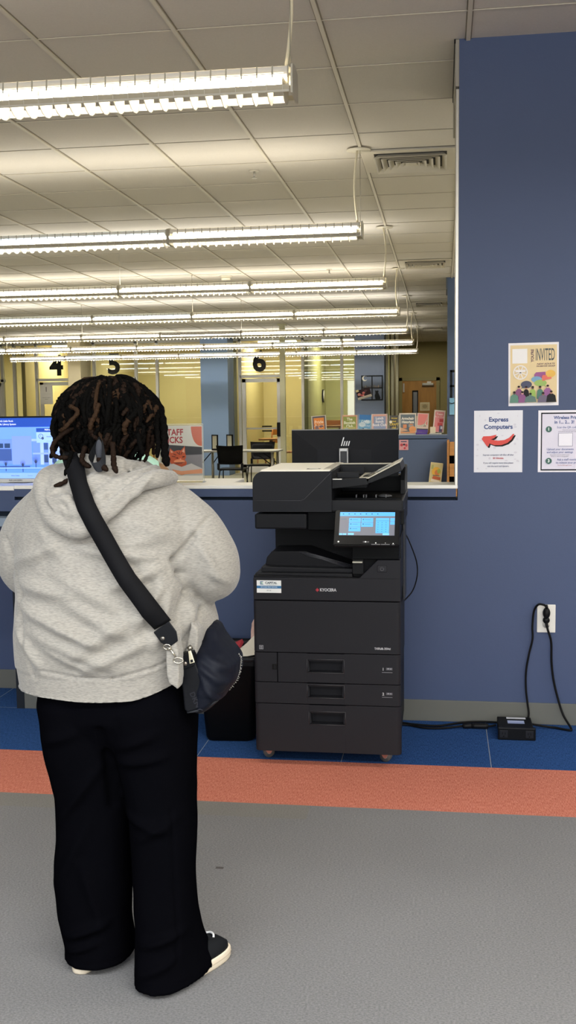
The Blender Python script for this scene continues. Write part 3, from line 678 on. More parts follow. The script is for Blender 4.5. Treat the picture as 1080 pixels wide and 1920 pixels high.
wo = thing('wall_outlet', (.463, YW, .49), 'white wall outlet plate with two black plugs in it', 'outlet')
a = MB(); a.box(.423, .505, YW-.007, YW, .428, .557, mat('dcdad2', .35), .003); a.build('face_plate', wo)
for z in (.52, .467):
    a = MB(); a.cyl((.464, YW-.0095, z), (.464, YW-.006, z), .017, mat('d2d0c6', .35), 20); a.build('socket', wo)
# ------------------------------------------------------------------ waste bin
tb = thing('waste_bin', (-.935, 4.53, 0), 'black plastic waste bin full of paper between the person and the copier', 'bin', rz=.06)
def rring(hx, hy, z, r=.03, n=5):
    out = []
    for cx, cy, a0 in ((hx-r, hy-r, 0), (-hx+r, hy-r, PI/2), (-hx+r, -hy+r, PI), (hx-r, -hy+r, 1.5*PI)):
        for i in range(n+1):
            a = a0+PI/2*i/n; out.append((cx+r*math.cos(a), cy+r*math.sin(a), z))
    return out
a = MB(); a.loft([rring(.100, .135, 0), rring(.103, .138, .006), rring(.108, .143, .02), rring(.135, .172, .375)], BLACKP, cap=False)
a.loft([rring(.133, .170, .37), rring(.095, .13, .01)], BLACKP, cap=False); a.add(rring(.108, .14, .012), [list(range(24))], BLACKP); local(tb, a, 'body')
a = MB(); a.loft([rring(.137, .174, .362), rring(.141, .178, .37), rring(.140, .177, .384), rring(.132, .169, .386), rring(.130, .167, .37)], mat('1c1d20', .35), cap=False); local(tb, a, 'rim')
a = MB(); random.seed(5)
rr_ = [rring(.139+.003*random.random(), .176, z, .03) for z in (.35, .372, .39)]
rr_ = [[(x+random.uniform(-.002, .002), y+random.uniform(-.002, .002), z+random.uniform(-.004, .004)) for x, y, z in r] for r in rr_]
a.loft(rr_, mat('17181b', .2, coat=.3), cap=False); local(tb, a, 'liner')
def crumple(name, pts, c, label, seed, parent=None, thick=.001, sub=5, amp=.012):
    b = bmesh.new(); V = [b.verts.new(p) for p in pts]; b.faces.new(V)
    bmesh.ops.triangulate(b, faces=b.faces[:])
    bmesh.ops.subdivide_edges(b, edges=b.edges[:], cuts=sub, use_grid_fill=True)
    for v in b.verts:
        n = noise.noise_vector(v.co*22+Vector((seed, 0, 0))); v.co += n*amp
    bmesh.ops.solidify(b, geom=b.faces[:], thickness=thick)
    mb = MB(); mb.bm(b, mat(c, .6)); return one(mb, name, label, 'paper', 'papers in the waste bin')
crumple('paper', [(-.925, 4.40, .375), (-.80, 4.40, .39), (-.795, 4.47, .45), (-.80, 4.5, .475), (-.86, 4.47, .425)], 'ddd6c6', 'cream sheet of paper leaning out of the black waste bin', 1, amp=.004)
crumple('paper', [(-.86, 4.5, .40), (-.80, 4.5, .47), (-.80, 4.53, .52), (-.825, 4.53, .535), (-.842, 4.53, .50), (-.845, 4.52, .45)], 'd9b7a8', 'crumpled pinkish white paper standing highest in the waste bin', 4, amp=.012)
crumple('paper', [(-.96, 4.44, .385), (-.90, 4.42, .385), (-.87, 4.46, .43), (-.885, 4.5, .435), (-.93, 4.52, .41)], 'a3303a', 'red sheet of paper lying in the waste bin', 9, amp=.008)

# ------------------------------------------------------------------ signs on the blue wall
W_, H_ = .214, .277
def place(sheet, name, label, cat_, x, z, y=YW-.0003, ry=0., rx=0., rz=0., group=None):
    o = sheet.build(name); o.location = (x, y, z); o.rotation_euler = (rx, ry, rz); tag(o, label, cat_, group); return o
e = Sheet(W_, H_, 'dcdce2')
random.seed(2)
for i in range(34):
    u, v = random.uniform(.01, .2), random.uniform(.01, .265); e.ell(u, v, random.uniform(.002, .008), random.uniform(.002, .006), 'cfcdd6', same=i > 0, n=7)
NAVY = '26427a'
e.txt('Express', .108, .236, .0275, NAVY, bold=.0009); e.txt('Computers', .107, .2035, .0275, NAVY, bold=.0009)
def arrow(dx, dy, c):
    p = [(.034, .150), (.041, .162), (.072, .163), (.100, .169), (.098, .164), (.090, .154), (.074, .1475), (.105, .142), (.135, .145), (.155, .155), (.172, .172), (.178, .172), (.176, .166), (.165, .147), (.148, .132), (.12, .122), (.09, .122), (.068, .130), (.066, .122), (.062, .115), (.057, .117)]
    e.poly([(u+dx, v+dy) for u, v in p], c)
arrow(.006, -.006, '1c1414'); arrow(0, 0, 'cf3526')
e.txt('Express computers will shut off after', .108, .078, .0098, '2a3a66', sx=.93, bold=.0001); e.txt('20 minutes.', .108, .0635, .0105, 'b8323a', bold=.0003)
e.txt('If you will require more time please', .108, .042, .0098, '2a3a66', sx=.93, bold=.0001); e.txt('visit the tech hub upstairs.', .108, .0275, .0098, '2a3a66', sx=.93, bold=.0001)
place(e, 'paper_sign', 'white Express Computers sign with a curved red arrow on the blue wall', 'sign', .1375, 1.157, ry=0)
p = Sheet(W_+.004, H_+.001, 'e6e2e4')
p.rect(.008, .014, .21, .268, 'dcc492')
p.rect(.017, .188, .082, .252, 'e9e6e4')
p.txt('INVITED', .159, .222, .075, '26343c', sx=.30, bold=.0006)
p.txt("YOU'RE", .1045, .221, .0165, '5a3340', rot=PI/2, bold=.0006)
p.txt('NEW ADULTS', .161, .1835, .0098, '5a3340', sx=1.25, shear=.3, bold=.0002); p.txt('FACEBOOK GROUP', .161, .1735, .0078, '5a3340', sx=1.15, shear=.3, bold=.0002)
p.ring(.052, .148, .027, .032, 'e6e0dc')
for i in range(8):
    a_ = PI*i/4+.39; p.poly([(.052-.002*math.sin(a_), .148+.002*math.cos(a_)), (.052+.03*math.cos(a_)-.002*math.sin(a_), .148+.03*math.sin(a_)+.002*math.cos(a_)), (.052+.03*math.cos(a_)+.002*math.sin(a_), .148+.03*math.sin(a_)-.002*math.cos(a_)), (.052+.002*math.sin(a_), .148-.002*math.cos(a_))], 'e6e0dc', same=i > 0)
p.rect(.030, .149, .074, .160, 'e6e0dc')
p.ell(.182, .140, .0215, .0165, 'deae3e'); p.poly([(.168, .128), (.16, .121), (.18, .125)], 'deae3e')
p.poly([(.112, .138), (.120, .147), (.160, .149), (.163, .125), (.155, .121), (.120, .123), (.112, .128)], '8f3f80')
p.ell(.122, .116, .0225, .0135, '6a98b8'); p.ell(.139, .1, .027, .0145, '8fae52'); p.poly([(.15, .09), (.165, .081), (.158, .095)], '8fae52')
p.poly([(.145, .128), (.15, .135), (.165, .133), (.17, .125), (.185, .126), (.187, .118), (.165, .114), (.148, .107)], 'd9624c')
p.ell(.078, .094, .024, .0165, '2c3150'); p.poly([(.062, .084), (.053, .077), (.07, .08)], '2c3150')
for (u, v, w, h, c, hc) in ((.045, .052, .017, .024, '7b3468', 'c48a80'), (.077, .054, .013, .02, '1e1a1c', 'b07860'), (.105, .054, .014, .02, '8fae46', '5c3a30'), (.137, .052, .015, .022, '2f6a58', '8a5a48'), (.17, .052, .02, .026, '8a4a86', 'd0a090'),
                          (.025, .03, .02, .022, '4a7a64', '4a3228'), (.06, .026, .018, .026, '7f3c74', 'c48a80'), (.095, .03, .026, .014, '4c6a60', '4c6a60'), (.15, .028, .024, .018, '5b5068', '7a5040'), (.185, .032, .022, .02, '1f1d1f', 'b07860')):
    p.poly([(u-w, max(.0145, v-h)), (u+w, max(.0145, v-h)), (u+w*.8, v+h*.6), (u+w*.3, v+h), (u-w*.3, v+h), (u-w*.8, v+h*.6)], c)
    p.ell(u, v+h+.005, .0055, .0065, hc, n=12); p.ell(u, v+h+.009, .0058, .0045, '241a1a', n=12)
place(p, 'poster', "yellow You're Invited poster with drawn people and speech bubbles on the blue wall", 'poster', .2885, 1.4525, ry=-.008)
q = Sheet(.29, H_-.002, 'e4e1e8')
q.rect(.012, .007, .278, .265, '16161e'); q.rect(.017, .013, .272, .259, 'd6d2e0')
q.txt('Wireless Printing', .132, .242, .0195, '2b4684', bold=.0006, sx=.95); q.txt('in 1... 2... 3!', .113, .222, .0195, '2b4684', bold=.0006, sx=.95)
q.txt('Scan the QR code below', .081, .199, .0128, '5a6a9c', align='LEFT', sx=.93, bold=.0001); q.txt('Otherwise you can go to:', .105, .1875, .006, '55586c', align='LEFT'); q.txt('print.princh.com and enter code', .088, .1805, .006, '3a3d55', align='LEFT')
q.ell(.046, .191, .0135, .0135, '1f5648'); q.txt('1', .0455, .191, .019, 'e6f0ea', bold=.0005)
q.rect(.088, .115, .150, .174, '6e6e88'); q.rect(.0895, .1165, .1485, .1725, 'e8e6ee')
q.txt('Upload your documents', .038, .102, .0128, '5a6a9c', align='LEFT', sx=.93, bold=.0001); q.txt('and adjust your settings', .038, .089, .0128, '5a6a9c', align='LEFT', sx=.93, bold=.0001)
q.txt('Documents must be saved to your', .052, .077, .006, '55586c', align='LEFT'); q.txt('device or cloud to be uploaded', .056, .070, .006, '55586c', align='LEFT')
q.ell(.187, .095, .0135, .0135, '1f5648'); q.txt('2', .187, .095, .019, 'e6f0ea', bold=.0005)
q.ell(.047, .05, .0135, .0135, '1f5648'); q.txt('3', .0465, .05, .019, 'e6f0ea', bold=.0005)
q.txt('Ask a staff member', .083, .056, .0128, '5a6a9c', align='LEFT', sx=.93, bold=.0001); q.txt('to release your print job', .078, .0425, .0128, '5a6a9c', align='LEFT', sx=.93, bold=.0001)
q.txt('The first BW page is free', .085, .0305, .006, 'a2505a', align='LEFT')
place(q, 'printing_sign', 'white Wireless Printing instructions with thick black border, cut by the right picture edge', 'sign', .4195, 1.157)

# ------------------------------------------------------------------ on the counter
dk = thing('staff_desk', (-2.3, 5.3, 0), 'white topped staff desk standing behind the blue counter', 'desk')
a = MB(); a.box(-3.9, -1.027, 4.985, 5.36, 1.066, 1.094, SOLID, .003); a.build('desktop', dk)
a = MB(); a.box(-1.06, -1.035, 4.99, 5.35, 0, 1.066, mat('55565a', .6)); a.build('side_panel', dk)
d2 = thing('low_desk', (-.5, 5.7, 0), 'low grey desk behind the copier carrying the wide monitor', 'desk')
a = MB(); a.box(-1.0, .04, 5.3, 6.1, .72, .75, mat('8d8a80', .5), .003); a.build('desktop', d2)
for x in (-.98, .01): 
    a = MB(); a.box(x, x+.02, 5.32, 6.08, 0, .72, mat('5a5a5c', .5)); a.build('side_panel', d2)
# staff picks sign in a clear holder
sp = Sheet(.206, .27, 'd8d5ce')
sp.txt('STAFF', .012, .235, .043, 'a83238', align='LEFT', bold=.0012, sx=.86); sp.txt('PICKS', .012, .197, .043, 'a83238', align='LEFT', bold=.0012, sx=.86)
arc = [(.2035, .262), (.150, .262)]+[(.206-.056*math.cos(t), .255-.078*math.sin(t)) for t in [i*PI/2/10 for i in range(11)]]
arc = [(.150, .264), (.204, .264), (.204, .168)]+[(.204-.054*math.sin(t)**.8, .168+.096*(1-math.cos(t))) for t in [i*PI/2/10 for i in range(1, 10)]]
sp.poly(arc, 'cf6a4e')
sp.poly([(.006, .055), (.204, .055), (.204, .163), (.006, .177)], '3c3c42'); sp.poly([(.006, .055), (.204, .055), (.204, .127), (.115, .124), (.006, .122)], '85828a')
CO = 'c4562e'
sp.ell(.072, .105, .034, .034, CO); sp.ell(.086, .085, .04, .022, CO); sp.poly([(.036, .12), (.043, .158), (.066, .138)], CO); sp.poly([(.09, .138), (.118, .169), (.12, .12)], CO); sp.ell(.086, .118, .037, .03, CO)
sp.poly([(.044, .15), (.048, .135), (.06, .138)], 'dba58c'); sp.poly([(.103, .142), (.115, .16), (.116, .135)], 'dba58c')
for (x0_, y0_, x1_, y1_) in ((.076, .14, .088, .128), (.09, .142, .092, .125), (.104, .139, .098, .126), (.06, .13, .074, .124), (.052, .118, .07, .116), (.118, .118, .104, .114)):
    d_ = Vector((x1_-x0_, y1_-y0_)); n_ = Vector((-d_.y, d_.x)).normalized()*.0022; sp.poly([(x0_-n_.x, y0_-n_.y), (x1_-n_.x, y1_-n_.y), (x1_+n_.x, y1_+n_.y), (x0_+n_.x, y0_+n_.y)], '6e2c1a')
sp.poly([(.066, .1105), (.084, .107), (.083, .1125)], '2a1712'); sp.poly([(.104, .113), (.118, .114), (.108, .118)], '2a1712')
sp.poly([(.09, .107), (.1, .108), (.096, .1)], 'e08e80'); sp.ell(.09, .092, .028, .011, 'dc8b62'); sp.poly([(.06, .088), (.12, .09), (.1, .082), (.075, .081)], '7a3420')
sp.poly([(.02, .075), (.06, .082), (.1, .066), (.15, .083), (.204, .058), (.204, .03), (.006, .03)], 'b5b1ae'); sp.poly([(.05, .055), (.1, .045), (.204, .056), (.204, .034), (.12, .03), (.1, .025), (.07, .034)], 'c98a66')
sp.rect(.0, .0, .206, .022, 'd4d0c4')
sg = sp.build('print'); 
root = thing('staff_picks_sign', (-1.274, 5.03, 1.096), 'Staff Picks sign with an orange tabby cat in a clear holder on the counter', 'sign', rz=.02)
sg.parent = root; sg.location = (-.103, .0, .012)
CLR = glass_mat((.99, .99, .98), 1.12)
a = MB(); a.box(-.108, .108, -.0045, -.0025, .008, .288, CLR); a.box(-.108, .108, .003, .005, .008, .288, CLR)
for x in (-.108, .1065): a.box(x, x+.0015, -.005, .005, .006, .289, mat('c9cdc6', .25))
a.box(-.108, .108, -.005, .005, .2865, .289, mat('d9dcd2', .25)); a.box(-.108, .108, -.03, .06, 0, .003, CLR); local(root, a, 'clear_holder')
# public computer screen at the left
mr = thing('computer_monitor', (-2.12, 5.06, 1.098), 'wide monitor with a blue library login screen at the left picture edge', 'monitor')
SW, SH = .56, .306
a = MB(); a.box(-SW/2, SW/2, -.012, .02, .0, SH+.028, mat('1a1b1f', .4), .004); a.box(-SW/2, SW/2, -.0135, -.011, .0, .018, mat('cfcdc4', .5)); local(mr, a, 'housing')
a = MB(); a.text('NLR-LAW-EXPR2', .0095, mat('4a4a50', .5), FR(-.03, -.0138, .0095), bold=.0002); local(mr, a, 'name_label')
s = Sheet(SW-.006, SH, '1c57b8', t=.0006); K = dict(emit=.55)
s.mats[0] = mat('6f9cf0', .3, emit=.55)
def er(u0, v0, u1, v1, c, same=False, k=.8): s.rect(u0, v0, u1, v1, c, same, emit=k)
w = SW-.006
er(0, 0, w, SH, '5f93f4'); er(0, SH-.046, w, SH, '1546ae'); er(0, .2, w, SH-.046, '6c9df6')
er(0, .045, w, .12, '5d8ff2'); er(0, 0, w, .028, '86aefa')
# building picture
er(.0, .075, .235, .198, '6d90e0'); er(.235, .07, .340, .215, '7c98ee'); er(.345, .07, w, .195, '6a8de8'); er(.340, .188, w, .2, '9ab6f8')
for i in range(6): er(.01+i*.037, .155, .04+i*.037, .178, '26406e', same=i > 0)
er(.0, .09, .232, .15, '39569c'); 
for u in (.385, .428, .47, .51): er(u, .07, u+.018, .19, 'a2bcf8', same=u > .39)
for u in (.404, .447, .489):
    er(u, .145, u+.022, .18, '31508c'); er(u, .08, u+.022, .12, '2a4478')
er(.345, .122, w, .13, '8fabf4')
for (u, v, r) in ((.29, .078, .02), (.36, .095, .03), (.20, .082, .018), (.1, .08, .016), (.46, .085, .018)):
    for i in range(14):
        t = PI*(.1+.8*i/13); s.poly([(u-.0008, v-.02), (u+.0008, v-.02), (u+r*math.cos(t)*.9, v+r*math.sin(t)*1.1)], '3b4a78', same=i > 0, emit=.5)
    s.rect(u-.0018, v-.045, u+.0018, v, '2f3f70', emit=.4)
er(0, .05, w, .056, '8fb4fa'); er(.0, .058, .33, .064, '31508c')
s.txt('North Little Rock', .205, SH-.0155, .0125, 'e4ecff', sx=.95, bold=.0002, emit=.9); s.txt('Public Library System', .212, SH-.0315, .0125, 'e4ecff', sx=.95, bold=.0002, emit=.9)
# pop-up box
er(.369, SH-.126, .539, SH-.052, '9cc2fb'); er(.369, SH-.072, .539, SH-.052, '1546ae')
s.txt('NLR-LAW-EXPR2', .455, SH-.0605, .011, 'e8f0ff', bold=.0003, emit=.9); s.txt('Available', .455, SH-.069, .005, 'e8f0ff', emit=.9)
s.ring(.393, SH-.093, .0105, .0125, '2a4a8c'); s.ell(.402, SH-.103, .0065, .0065, '2a4a8c', emit=.2); s.ring(.402, SH-.103, .0022, .0032, '9cc2fb'); s.txt('?', .392, SH-.093, .014, '2a4a8c')
s.txt('Available until 8:00 PM', .462, SH-.095, .0085, '3c5a90', emit=.2); er(.42, SH-.1185, .51, SH-.1178, '3c5a90', k=.2)
s.txt('Library Catalog', .25, .015, .007, '2f4f90', emit=.2, bold=.0001); s.txt('Database', .33, .015, .007, '7090cc', emit=.4); s.txt('Events', .37, .015, .007, '7090cc', emit=.4)
so = s.build('screen'); so.parent = mr; so.location = (-SW/2+.003, -.0125, .0195)
a = MB(); a.box(-.09, .09, .02, .1, .0, .006, BLACK); a.box(-.03, .03, .02, .035, 0, .2, BLACK); local(mr, a, 'stand')
# wide monitor seen from behind
hp = thing('office_monitor', (-.513, 5.5, .75), 'wide black monitor seen from behind with a silver stand and maker mark, behind the copier', 'monitor', rz=.01)
Wm, Hm = .282, .335
a = MB()
a.box(-Wm, Wm, .008, .02, .26, .59, mat('0d0e11', .4), .003)
o = [(-Wm, .008, .59), (Wm, .008, .59), (Wm, .008, .26), (-Wm, .008, .26)]
i_ = [(-.142, -.03, .485), (.142, -.03, .485), (.142, -.03, .32), (-.142, -.03, .32)]
a.add(o+i_, [[0, 4, 5, 1], [1, 5, 6, 2], [2, 6, 7, 3], [3, 7, 4, 0], [4, 7, 6, 5]], mat('27282c', .55))
a.box(-Wm, Wm, .006, .021, .587, .592, mat('8a8a88', .4)); a.box(-.285+.02, .265, .0045, .0075, .574, .576, mat('0c0c0e', .6)); local(hp, a, 'back_shell')
a = MB(); M_ = mat('c8c8c6', .3, metal=.4)
for k, (x, z0, z1) in enumerate(((-.015, .505, .55), (-.003, .505, .53), (.009, .505, .53), (.021, .505, .53))):
    sl_ = .28*(z1-z0); a.prism([(x-.003, z0), (x+.003, z0), (x+.003+sl_, z1), (x-.003+sl_, z1)], 'y', -.0275, -.022, M_)
local(hp, a, 'maker_mark')
a = MB(); a.box(-.023, -.017, -.072, -.03, .006, .49, M_, .001); a.box(.017, .023, -.072, -.03, .006, .49, M_, .001); a.box(-.023, .023, -.072, -.03, .478, .494, M_, .002)
a.box(-.017, .017, -.066, -.03, .006, .478, mat('3a3b3f', .5)); a.box(-.13, .13, -.13, .09, 0, .008, M_, .003); local(hp, a, 'stand')
a = MB(); a.box(-.272, .272, .0195, .0215, .275, .582, mat('3b5c88', .3, emit=.3)); local(hp, a, 'screen')
# staff member behind the counter
MINT = mat('a9d3c0', .75, bump=.3, bscale=60, dist=.004)
SK2 = mat('8a6848', .6)

def ring(cx, cy, z, a, b, n=28, pw=2., rot=0., tx=0., ty=0.):
    out = []
    for i in range(n):
        t = 2*PI*i/n; c_, s_ = math.cos(t), math.sin(t)
        x = a*abs(c_)**(2/pw)*(1 if c_ >= 0 else -1); y = b*abs(s_)**(2/pw)*(1 if s_ >= 0 else -1)
        xr = x*math.cos(rot)-y*math.sin(rot); yr = x*math.sin(rot)+y*math.cos(rot)
        out.append((cx+xr, cy+yr, z+tx*xr+ty*yr))
    return out
def limb(mb, pts, m, n=20):
    """pts: (x,y,z,radius) smoothed capsule chain"""
    P_ = cat([p[:3] for p in pts], 6); rs = []
    for i in range(len(pts)-1):
        for k in range(6):
            t = k/6; t = t*t*(3-2*t); rs.append(pts[i][3]*(1-t)+pts[i+1][3]*t)
    rs.append(pts[-1][3])
    e0 = P_[0]-(P_[1]-P_[0]).normalized()*rs[0]*.5; e1 = P_[-1]+(P_[-1]-P_[-2]).normalized()*rs[-1]*.5
    return mb.tube([e0]+P_+[e1], [rs[0]*.7]+rs+[rs[-1]*.7], m, n)
def evaluated(o, mods):
    for t, kw in mods:
        md = o.modifiers.new(t, t)
        for k, v in kw.items(): setattr(md, k, v)
    dg = bpy.context.evaluated_depsgraph_get(); dg.update()
    me = bpy.data.meshes.new_from_object(o.evaluated_get(dg)); o.modifiers.clear(); old = o.data; o.data = me; bpy.data.meshes.remove(old); return o
def fuse(mb, name, parent, vox=.008, smooth=6, fac=.5):
    o = mb.build(name, parent); mts = list(mb.mats)
    evaluated(o, [('REMESH', dict(mode='VOXEL', voxel_size=vox, use_smooth_shade=True)), ('SMOOTH', dict(iterations=smooth, factor=fac))])
    o.data.materials.clear(); o.data.materials.append(mts[0])
    for p_ in o.data.polygons: p_.use_smooth = True; p_.material_index = 0
    return o
def hand(mb, wrist, fwd, up, side, m, s=1., curl=.5):
    """palm + four fingers + thumb; side=+1 puts the thumb on the -right side"""
    f = Vector(fwd).normalized(); u = Vector(up); u = (u-f*u.dot(f)).normalized(); r = f.cross(u)*side; w = Vector(wrist)
    mb.tube([w-f*.01, w+f*.02*s, w+f*.055*s, w+f*.085*s], [.022*s, .027*s, .034*s, .03*s], m, 12)
    for i, (o_, ln) in enumerate(((-.026, .062), (-.009, .07), (.009, .066), (.025, .052))):
        b = w+f*.078*s+r*o_*s; d = f.copy(); pts = [b]; 
        for k in range(3):
            ang = curl*(k+.4); d = (f*math.cos(ang)-u*math.sin(ang)).normalized(); pts.append(pts[-1]+d*ln*s/2.5)
        mb.tube(pts, [.0092*s, .0088*s, .008*s, .0065*s], m, 8); mb.ball(pts[-1], .0066*s, m, 8, 6)
    b = w+f*.03*s-r*.028*s; pts = [b, b+(f*.6-r*.8)*.03*s, b+(f*1.2-r*.9-u*.2)*.045*s, b+(f*1.9-r*.8-u*.5)*.05*s]
    mb.tube(pts, [.013*s, .0115*s, .01*s, .0078*s], m, 8); mb.ball(pts[-1], .0079*s, m, 8, 6)
def head(mb, c, m, s=1., face=1):
    cx, cy, cz = c
    mb.ball((cx, cy, cz+.02*s), (.074*s, .092*s, .095*s), m, 24, 16); mb.ball((cx, cy+face*.03*s, cz-.05*s), (.056*s, .06*s, .065*s), m, 20, 12)
    mb.tube([(cx, cy+face*.088*s, cz+.02*s), (cx, cy+face*.108*s, cz-.015*s), (cx, cy+face*.1*s, cz-.025*s)], [.008*s, .014*s, .012*s], m, 8)
    for q in (-1, 1):
        mb.ball((cx+q*.074*s, cy+face*.0, cz-.005*s), (.01*s, .018*s, .03*s), m, 12, 8)
    mb.tube([(cx-.022*s, cy+face*.083*s, cz-.055*s), (cx, cy+face*.092*s, cz-.053*s), (cx+.022*s, cy+face*.083*s, cz-.055*s)], [.006*s, .009*s, .006*s], m, 8)
def eyes(c, parent, s=1., face=1):
    mb = MB()
    for q in (-1, 1):
        mb.ball((c[0]+q*.031*s, c[1]+face*.078*s, c[2]+.01*s), .0125*s, mat('d8d4cc', .3), 12, 8); mb.ball((c[0]+q*.031*s, c[1]+face*.0875*s, c[2]+.01*s), .0055*s, BLACK, 8, 6)
    mb.build('eyes', parent)
s2 = thing('person', (-1.44, 4.36, 0), 'person in a mint green top standing behind the person in the hoodie, almost fully hidden', 'person')
b = MB(); PX, PY = -1.44, 4.36; hc = (PX, PY+.01, 1.41)
head(b, hc, SK2, .98, 1); b.tube([(PX, PY, 1.19), (PX, PY, 1.3), (PX, PY+.01, 1.37)], [.065, .055, .055], SK2, 16)
b.loft([ring(PX, PY, .62, .16, .12), ring(PX, PY, .8, .16, .12), ring(PX, PY, 1.05, .17, .12), ring(PX, PY, 1.19, .15, .09), ring(PX, PY, 1.26, .07, .06)], SK2)
for q in (-1, 1):
    limb(b, [(PX+q*.17, PY, 1.19, .05), (PX+q*.235, PY+.01, 1.17, .05), (PX+q*.262, PY+.03, 1.03, .042), (PX+q*.20, PY+.22, 1.06, .032), (PX+q*.13, PY+.36, 1.13, .024)], SK2, 14)
    hand(b, (PX+q*.125, PY+.36, 1.135), (-q*.3, 1, 0), (0, 0, 1), -q, SK2, .85, .2)
    limb(b, [(PX+q*.08, PY, .66, .09), (PX+q*.09, PY, .42, .062), (PX+q*.09, PY, .2, .048), (PX+q*.09, PY, .07, .036)], SK2, 14)
fuse(b, 'body', s2, .010, 3); eyes(hc, s2, .98, 1)
b = MB(); b.loft([ring(PX, PY, .74, .205, .165), ring(PX, PY, .85, .195, .155), ring(PX, PY, 1.0, .19, .14), ring(PX, PY, 1.12, .20, .125), ring(PX, PY, 1.20, .185, .1), ring(PX, PY, 1.25, .14, .085), ring(PX, PY, 1.30, .085, .075), ring(PX, PY, 1.335, .068, .068)], MINT)
for q in (-1, 1): limb(b, [(PX+q*.10, PY, 1.225, .065), (PX+q*.17, PY, 1.20, .065), (PX+q*.21, PY+.0, 1.17, .06)], MINT, 16)
fuse(b, 'top', s2, .009, 3)
b = MB(); b.ball((hc[0], hc[1]-.01, hc[2]+.03), (.083, .1, .095), mat('1d1614', .8), 20, 14); b.build('hair', s2)
b = MB()
for q in (-1, 1): limb(b, [(PX+q*.085, PY, .74, .105), (PX+q*.09, PY, .55, .10), (PX+q*.095, PY, .3, .075), (PX+q*.095, PY, .10, .07)], mat('22242c', .8), 16)
b.loft([ring(PX, PY, .64, .16, .13), ring(PX, PY, .72, .185, .145), ring(PX, PY, .82, .18, .14), ring(PX, PY, .9, .16, .12)], mat('22242c', .8))
fuse(b, 'trousers', s2, .01, 3)
for q in (-1, 1):
    b = MB(); b.tube([(PX+q*.095, PY-.09, .035), (PX+q*.095, PY, .045), (PX+q*.1, PY+.1, .035), (PX+q*.102, PY+.16, .03)], [.034, .044, .042, .028], mat('2a2a2e', .6), 14); b.build('shoe', s2)

# ------------------------------------------------------------------ on the far half wall
def holder_post(x0, x1, z0, z1, label, draw, base, lean=-.0, ry=0., wd=None, y=13.47, name='book_club_flyer', hold=True):
    w, h = x1-x0, z1-z0
    r = thing(name, ((x0+x1)/2, y, z0), label, 'flyer', 'flyers standing on the far blue half wall', rz=0)
    r.rotation_euler = (-.12, ry, 0)
    s = Sheet(w, h, base, t=.001, step=.0009); draw(s, w, h); o = s.build('print'); o.parent = r; o.location = (-w/2, 0, .003)
    a = MB(); a.box(-w/2, w/2, .001, .003, 0, h, mat('cdd2cc', .3)); a.box(-w/2-.004, -w/2, -.004, .004, 0, h+.006, mat('d6d8d2', .25)); a.box(w/2, w/2+.004, -.004, .004, 0, h+.006, mat('d6d8d2', .25)); a.box(-w/2, w/2, -.004, .06, -.001, .003, mat('d6d8d2', .25)); local(r, a, 'clear_holder')
def d_pj(s, w, h):
    s.rect(.008, .008, w-.008, h-.008, '5a5560'); s.rect(.024, .02, w-.024, h-.03, 'dd8433'); s.txt('Pride', w/2, h-.085, .055, 'f4dcc0', bold=.0015); s.txt('& Joy', w/2, h-.13, .055, 'f4dcc0', bold=.0015); s.rect(.03, .13, w-.03, .135, 'b3602a')
    s.rect(.04, .05, .085, .12, '7a5a5c'); s.ell(w-.065, .11, .03, .015, '7a5a5c')
def d_rc(s, w, h):
    s.rect(.004, .004, w-.004, h-.004, 'd99f86'); s.rect(.014, .014, w-.014, h-.02, '8f9a4c')
    for i, t in enumerate(('The', 'Bookish', 'Club')): s.txt(t, w/2, h-.055-.045*i, .05, 'eef0dc', bold=.0015, sx=.9)
    s.rect(.02, .02, w-.02, .1, 'b9b46e'); s.ell(.06, .06, .03, .03, 'a3b4a8')
def d_bl(s, w, h):
    s.rect(0, 0, w, h*.75, '6aa5cf'); s.ell(w*.3, h*.5, w*.28, h*.12, 'c9dcea'); s.ell(w*.7, h*.65, w*.25, h*.1, 'bcd4e8'); s.ell(w*.6, h*.2, w*.35, h*.12, 'd6dfe6'); s.txt('Light', w*.5, h*.66, .05, 'e8f2fa', shear=.3, bold=.001); s.txt('Book Club', w*.5, h*.45, .03, 'e8f2fa', shear=.3); s.ell(w*.4, h*.25, .015, .02, '24507c')
def d_lb(s, w, h):
    s.rect(.006, .006, w-.006, h-.006, 'd8a79e'); s.rect(.022, .004, w-.018, h-.03, '8f9ec2')
    for i, t in enumerate(('Lunch', 'Bunch', 'Book Club')): s.txt(t, w/2, h-.055-.043*i, .046, 'f0eef4', bold=.0015, sx=.9)
    s.rect(.04, .02, w-.04, .05, '6c7cab')
def d_dk(s, w, h):
    for i, (t, z) in enumerate((('Let your', .026), ('book', .026), ('CRAFT', .044), ('club', .04))): s.txt(t, w/2+.004, h-.035-.04*i, z, 'dcc04c', shear=.3, bold=.001, sx=.85)
    s.ell(.02, h-.085, .018, .018, 'e6e2d0'); s.rect(.0, .0, w, .03, '6a6a62')
def d_ah(s, w, h):
    s.rect(.012, .012, w-.012, h-.018, '64707c'); s.txt('Armchair', w/2, h-.07, .046, 'f0ece4', bold=.0018, sx=.9); s.txt('Historians', w/2, h-.115, .046, 'f0ece4', bold=.0018, sx=.82)
    s.rect(.045, h-.195, .09, h-.145, 'd98e62'); s.rect(.115, h-.18, .18, h-.145, '9aa0a6'); s.rect(.125, h-.155, .17, h-.14, 'd98e62'); s.poly([(.012, .03), (.11, .05), (.012, .09)], 'cfa78a'); s.ell(.165, .062, .045, .042, 'e0995f'); s.rect(.012, .012, w-.012, .03, 'dd9a6c')
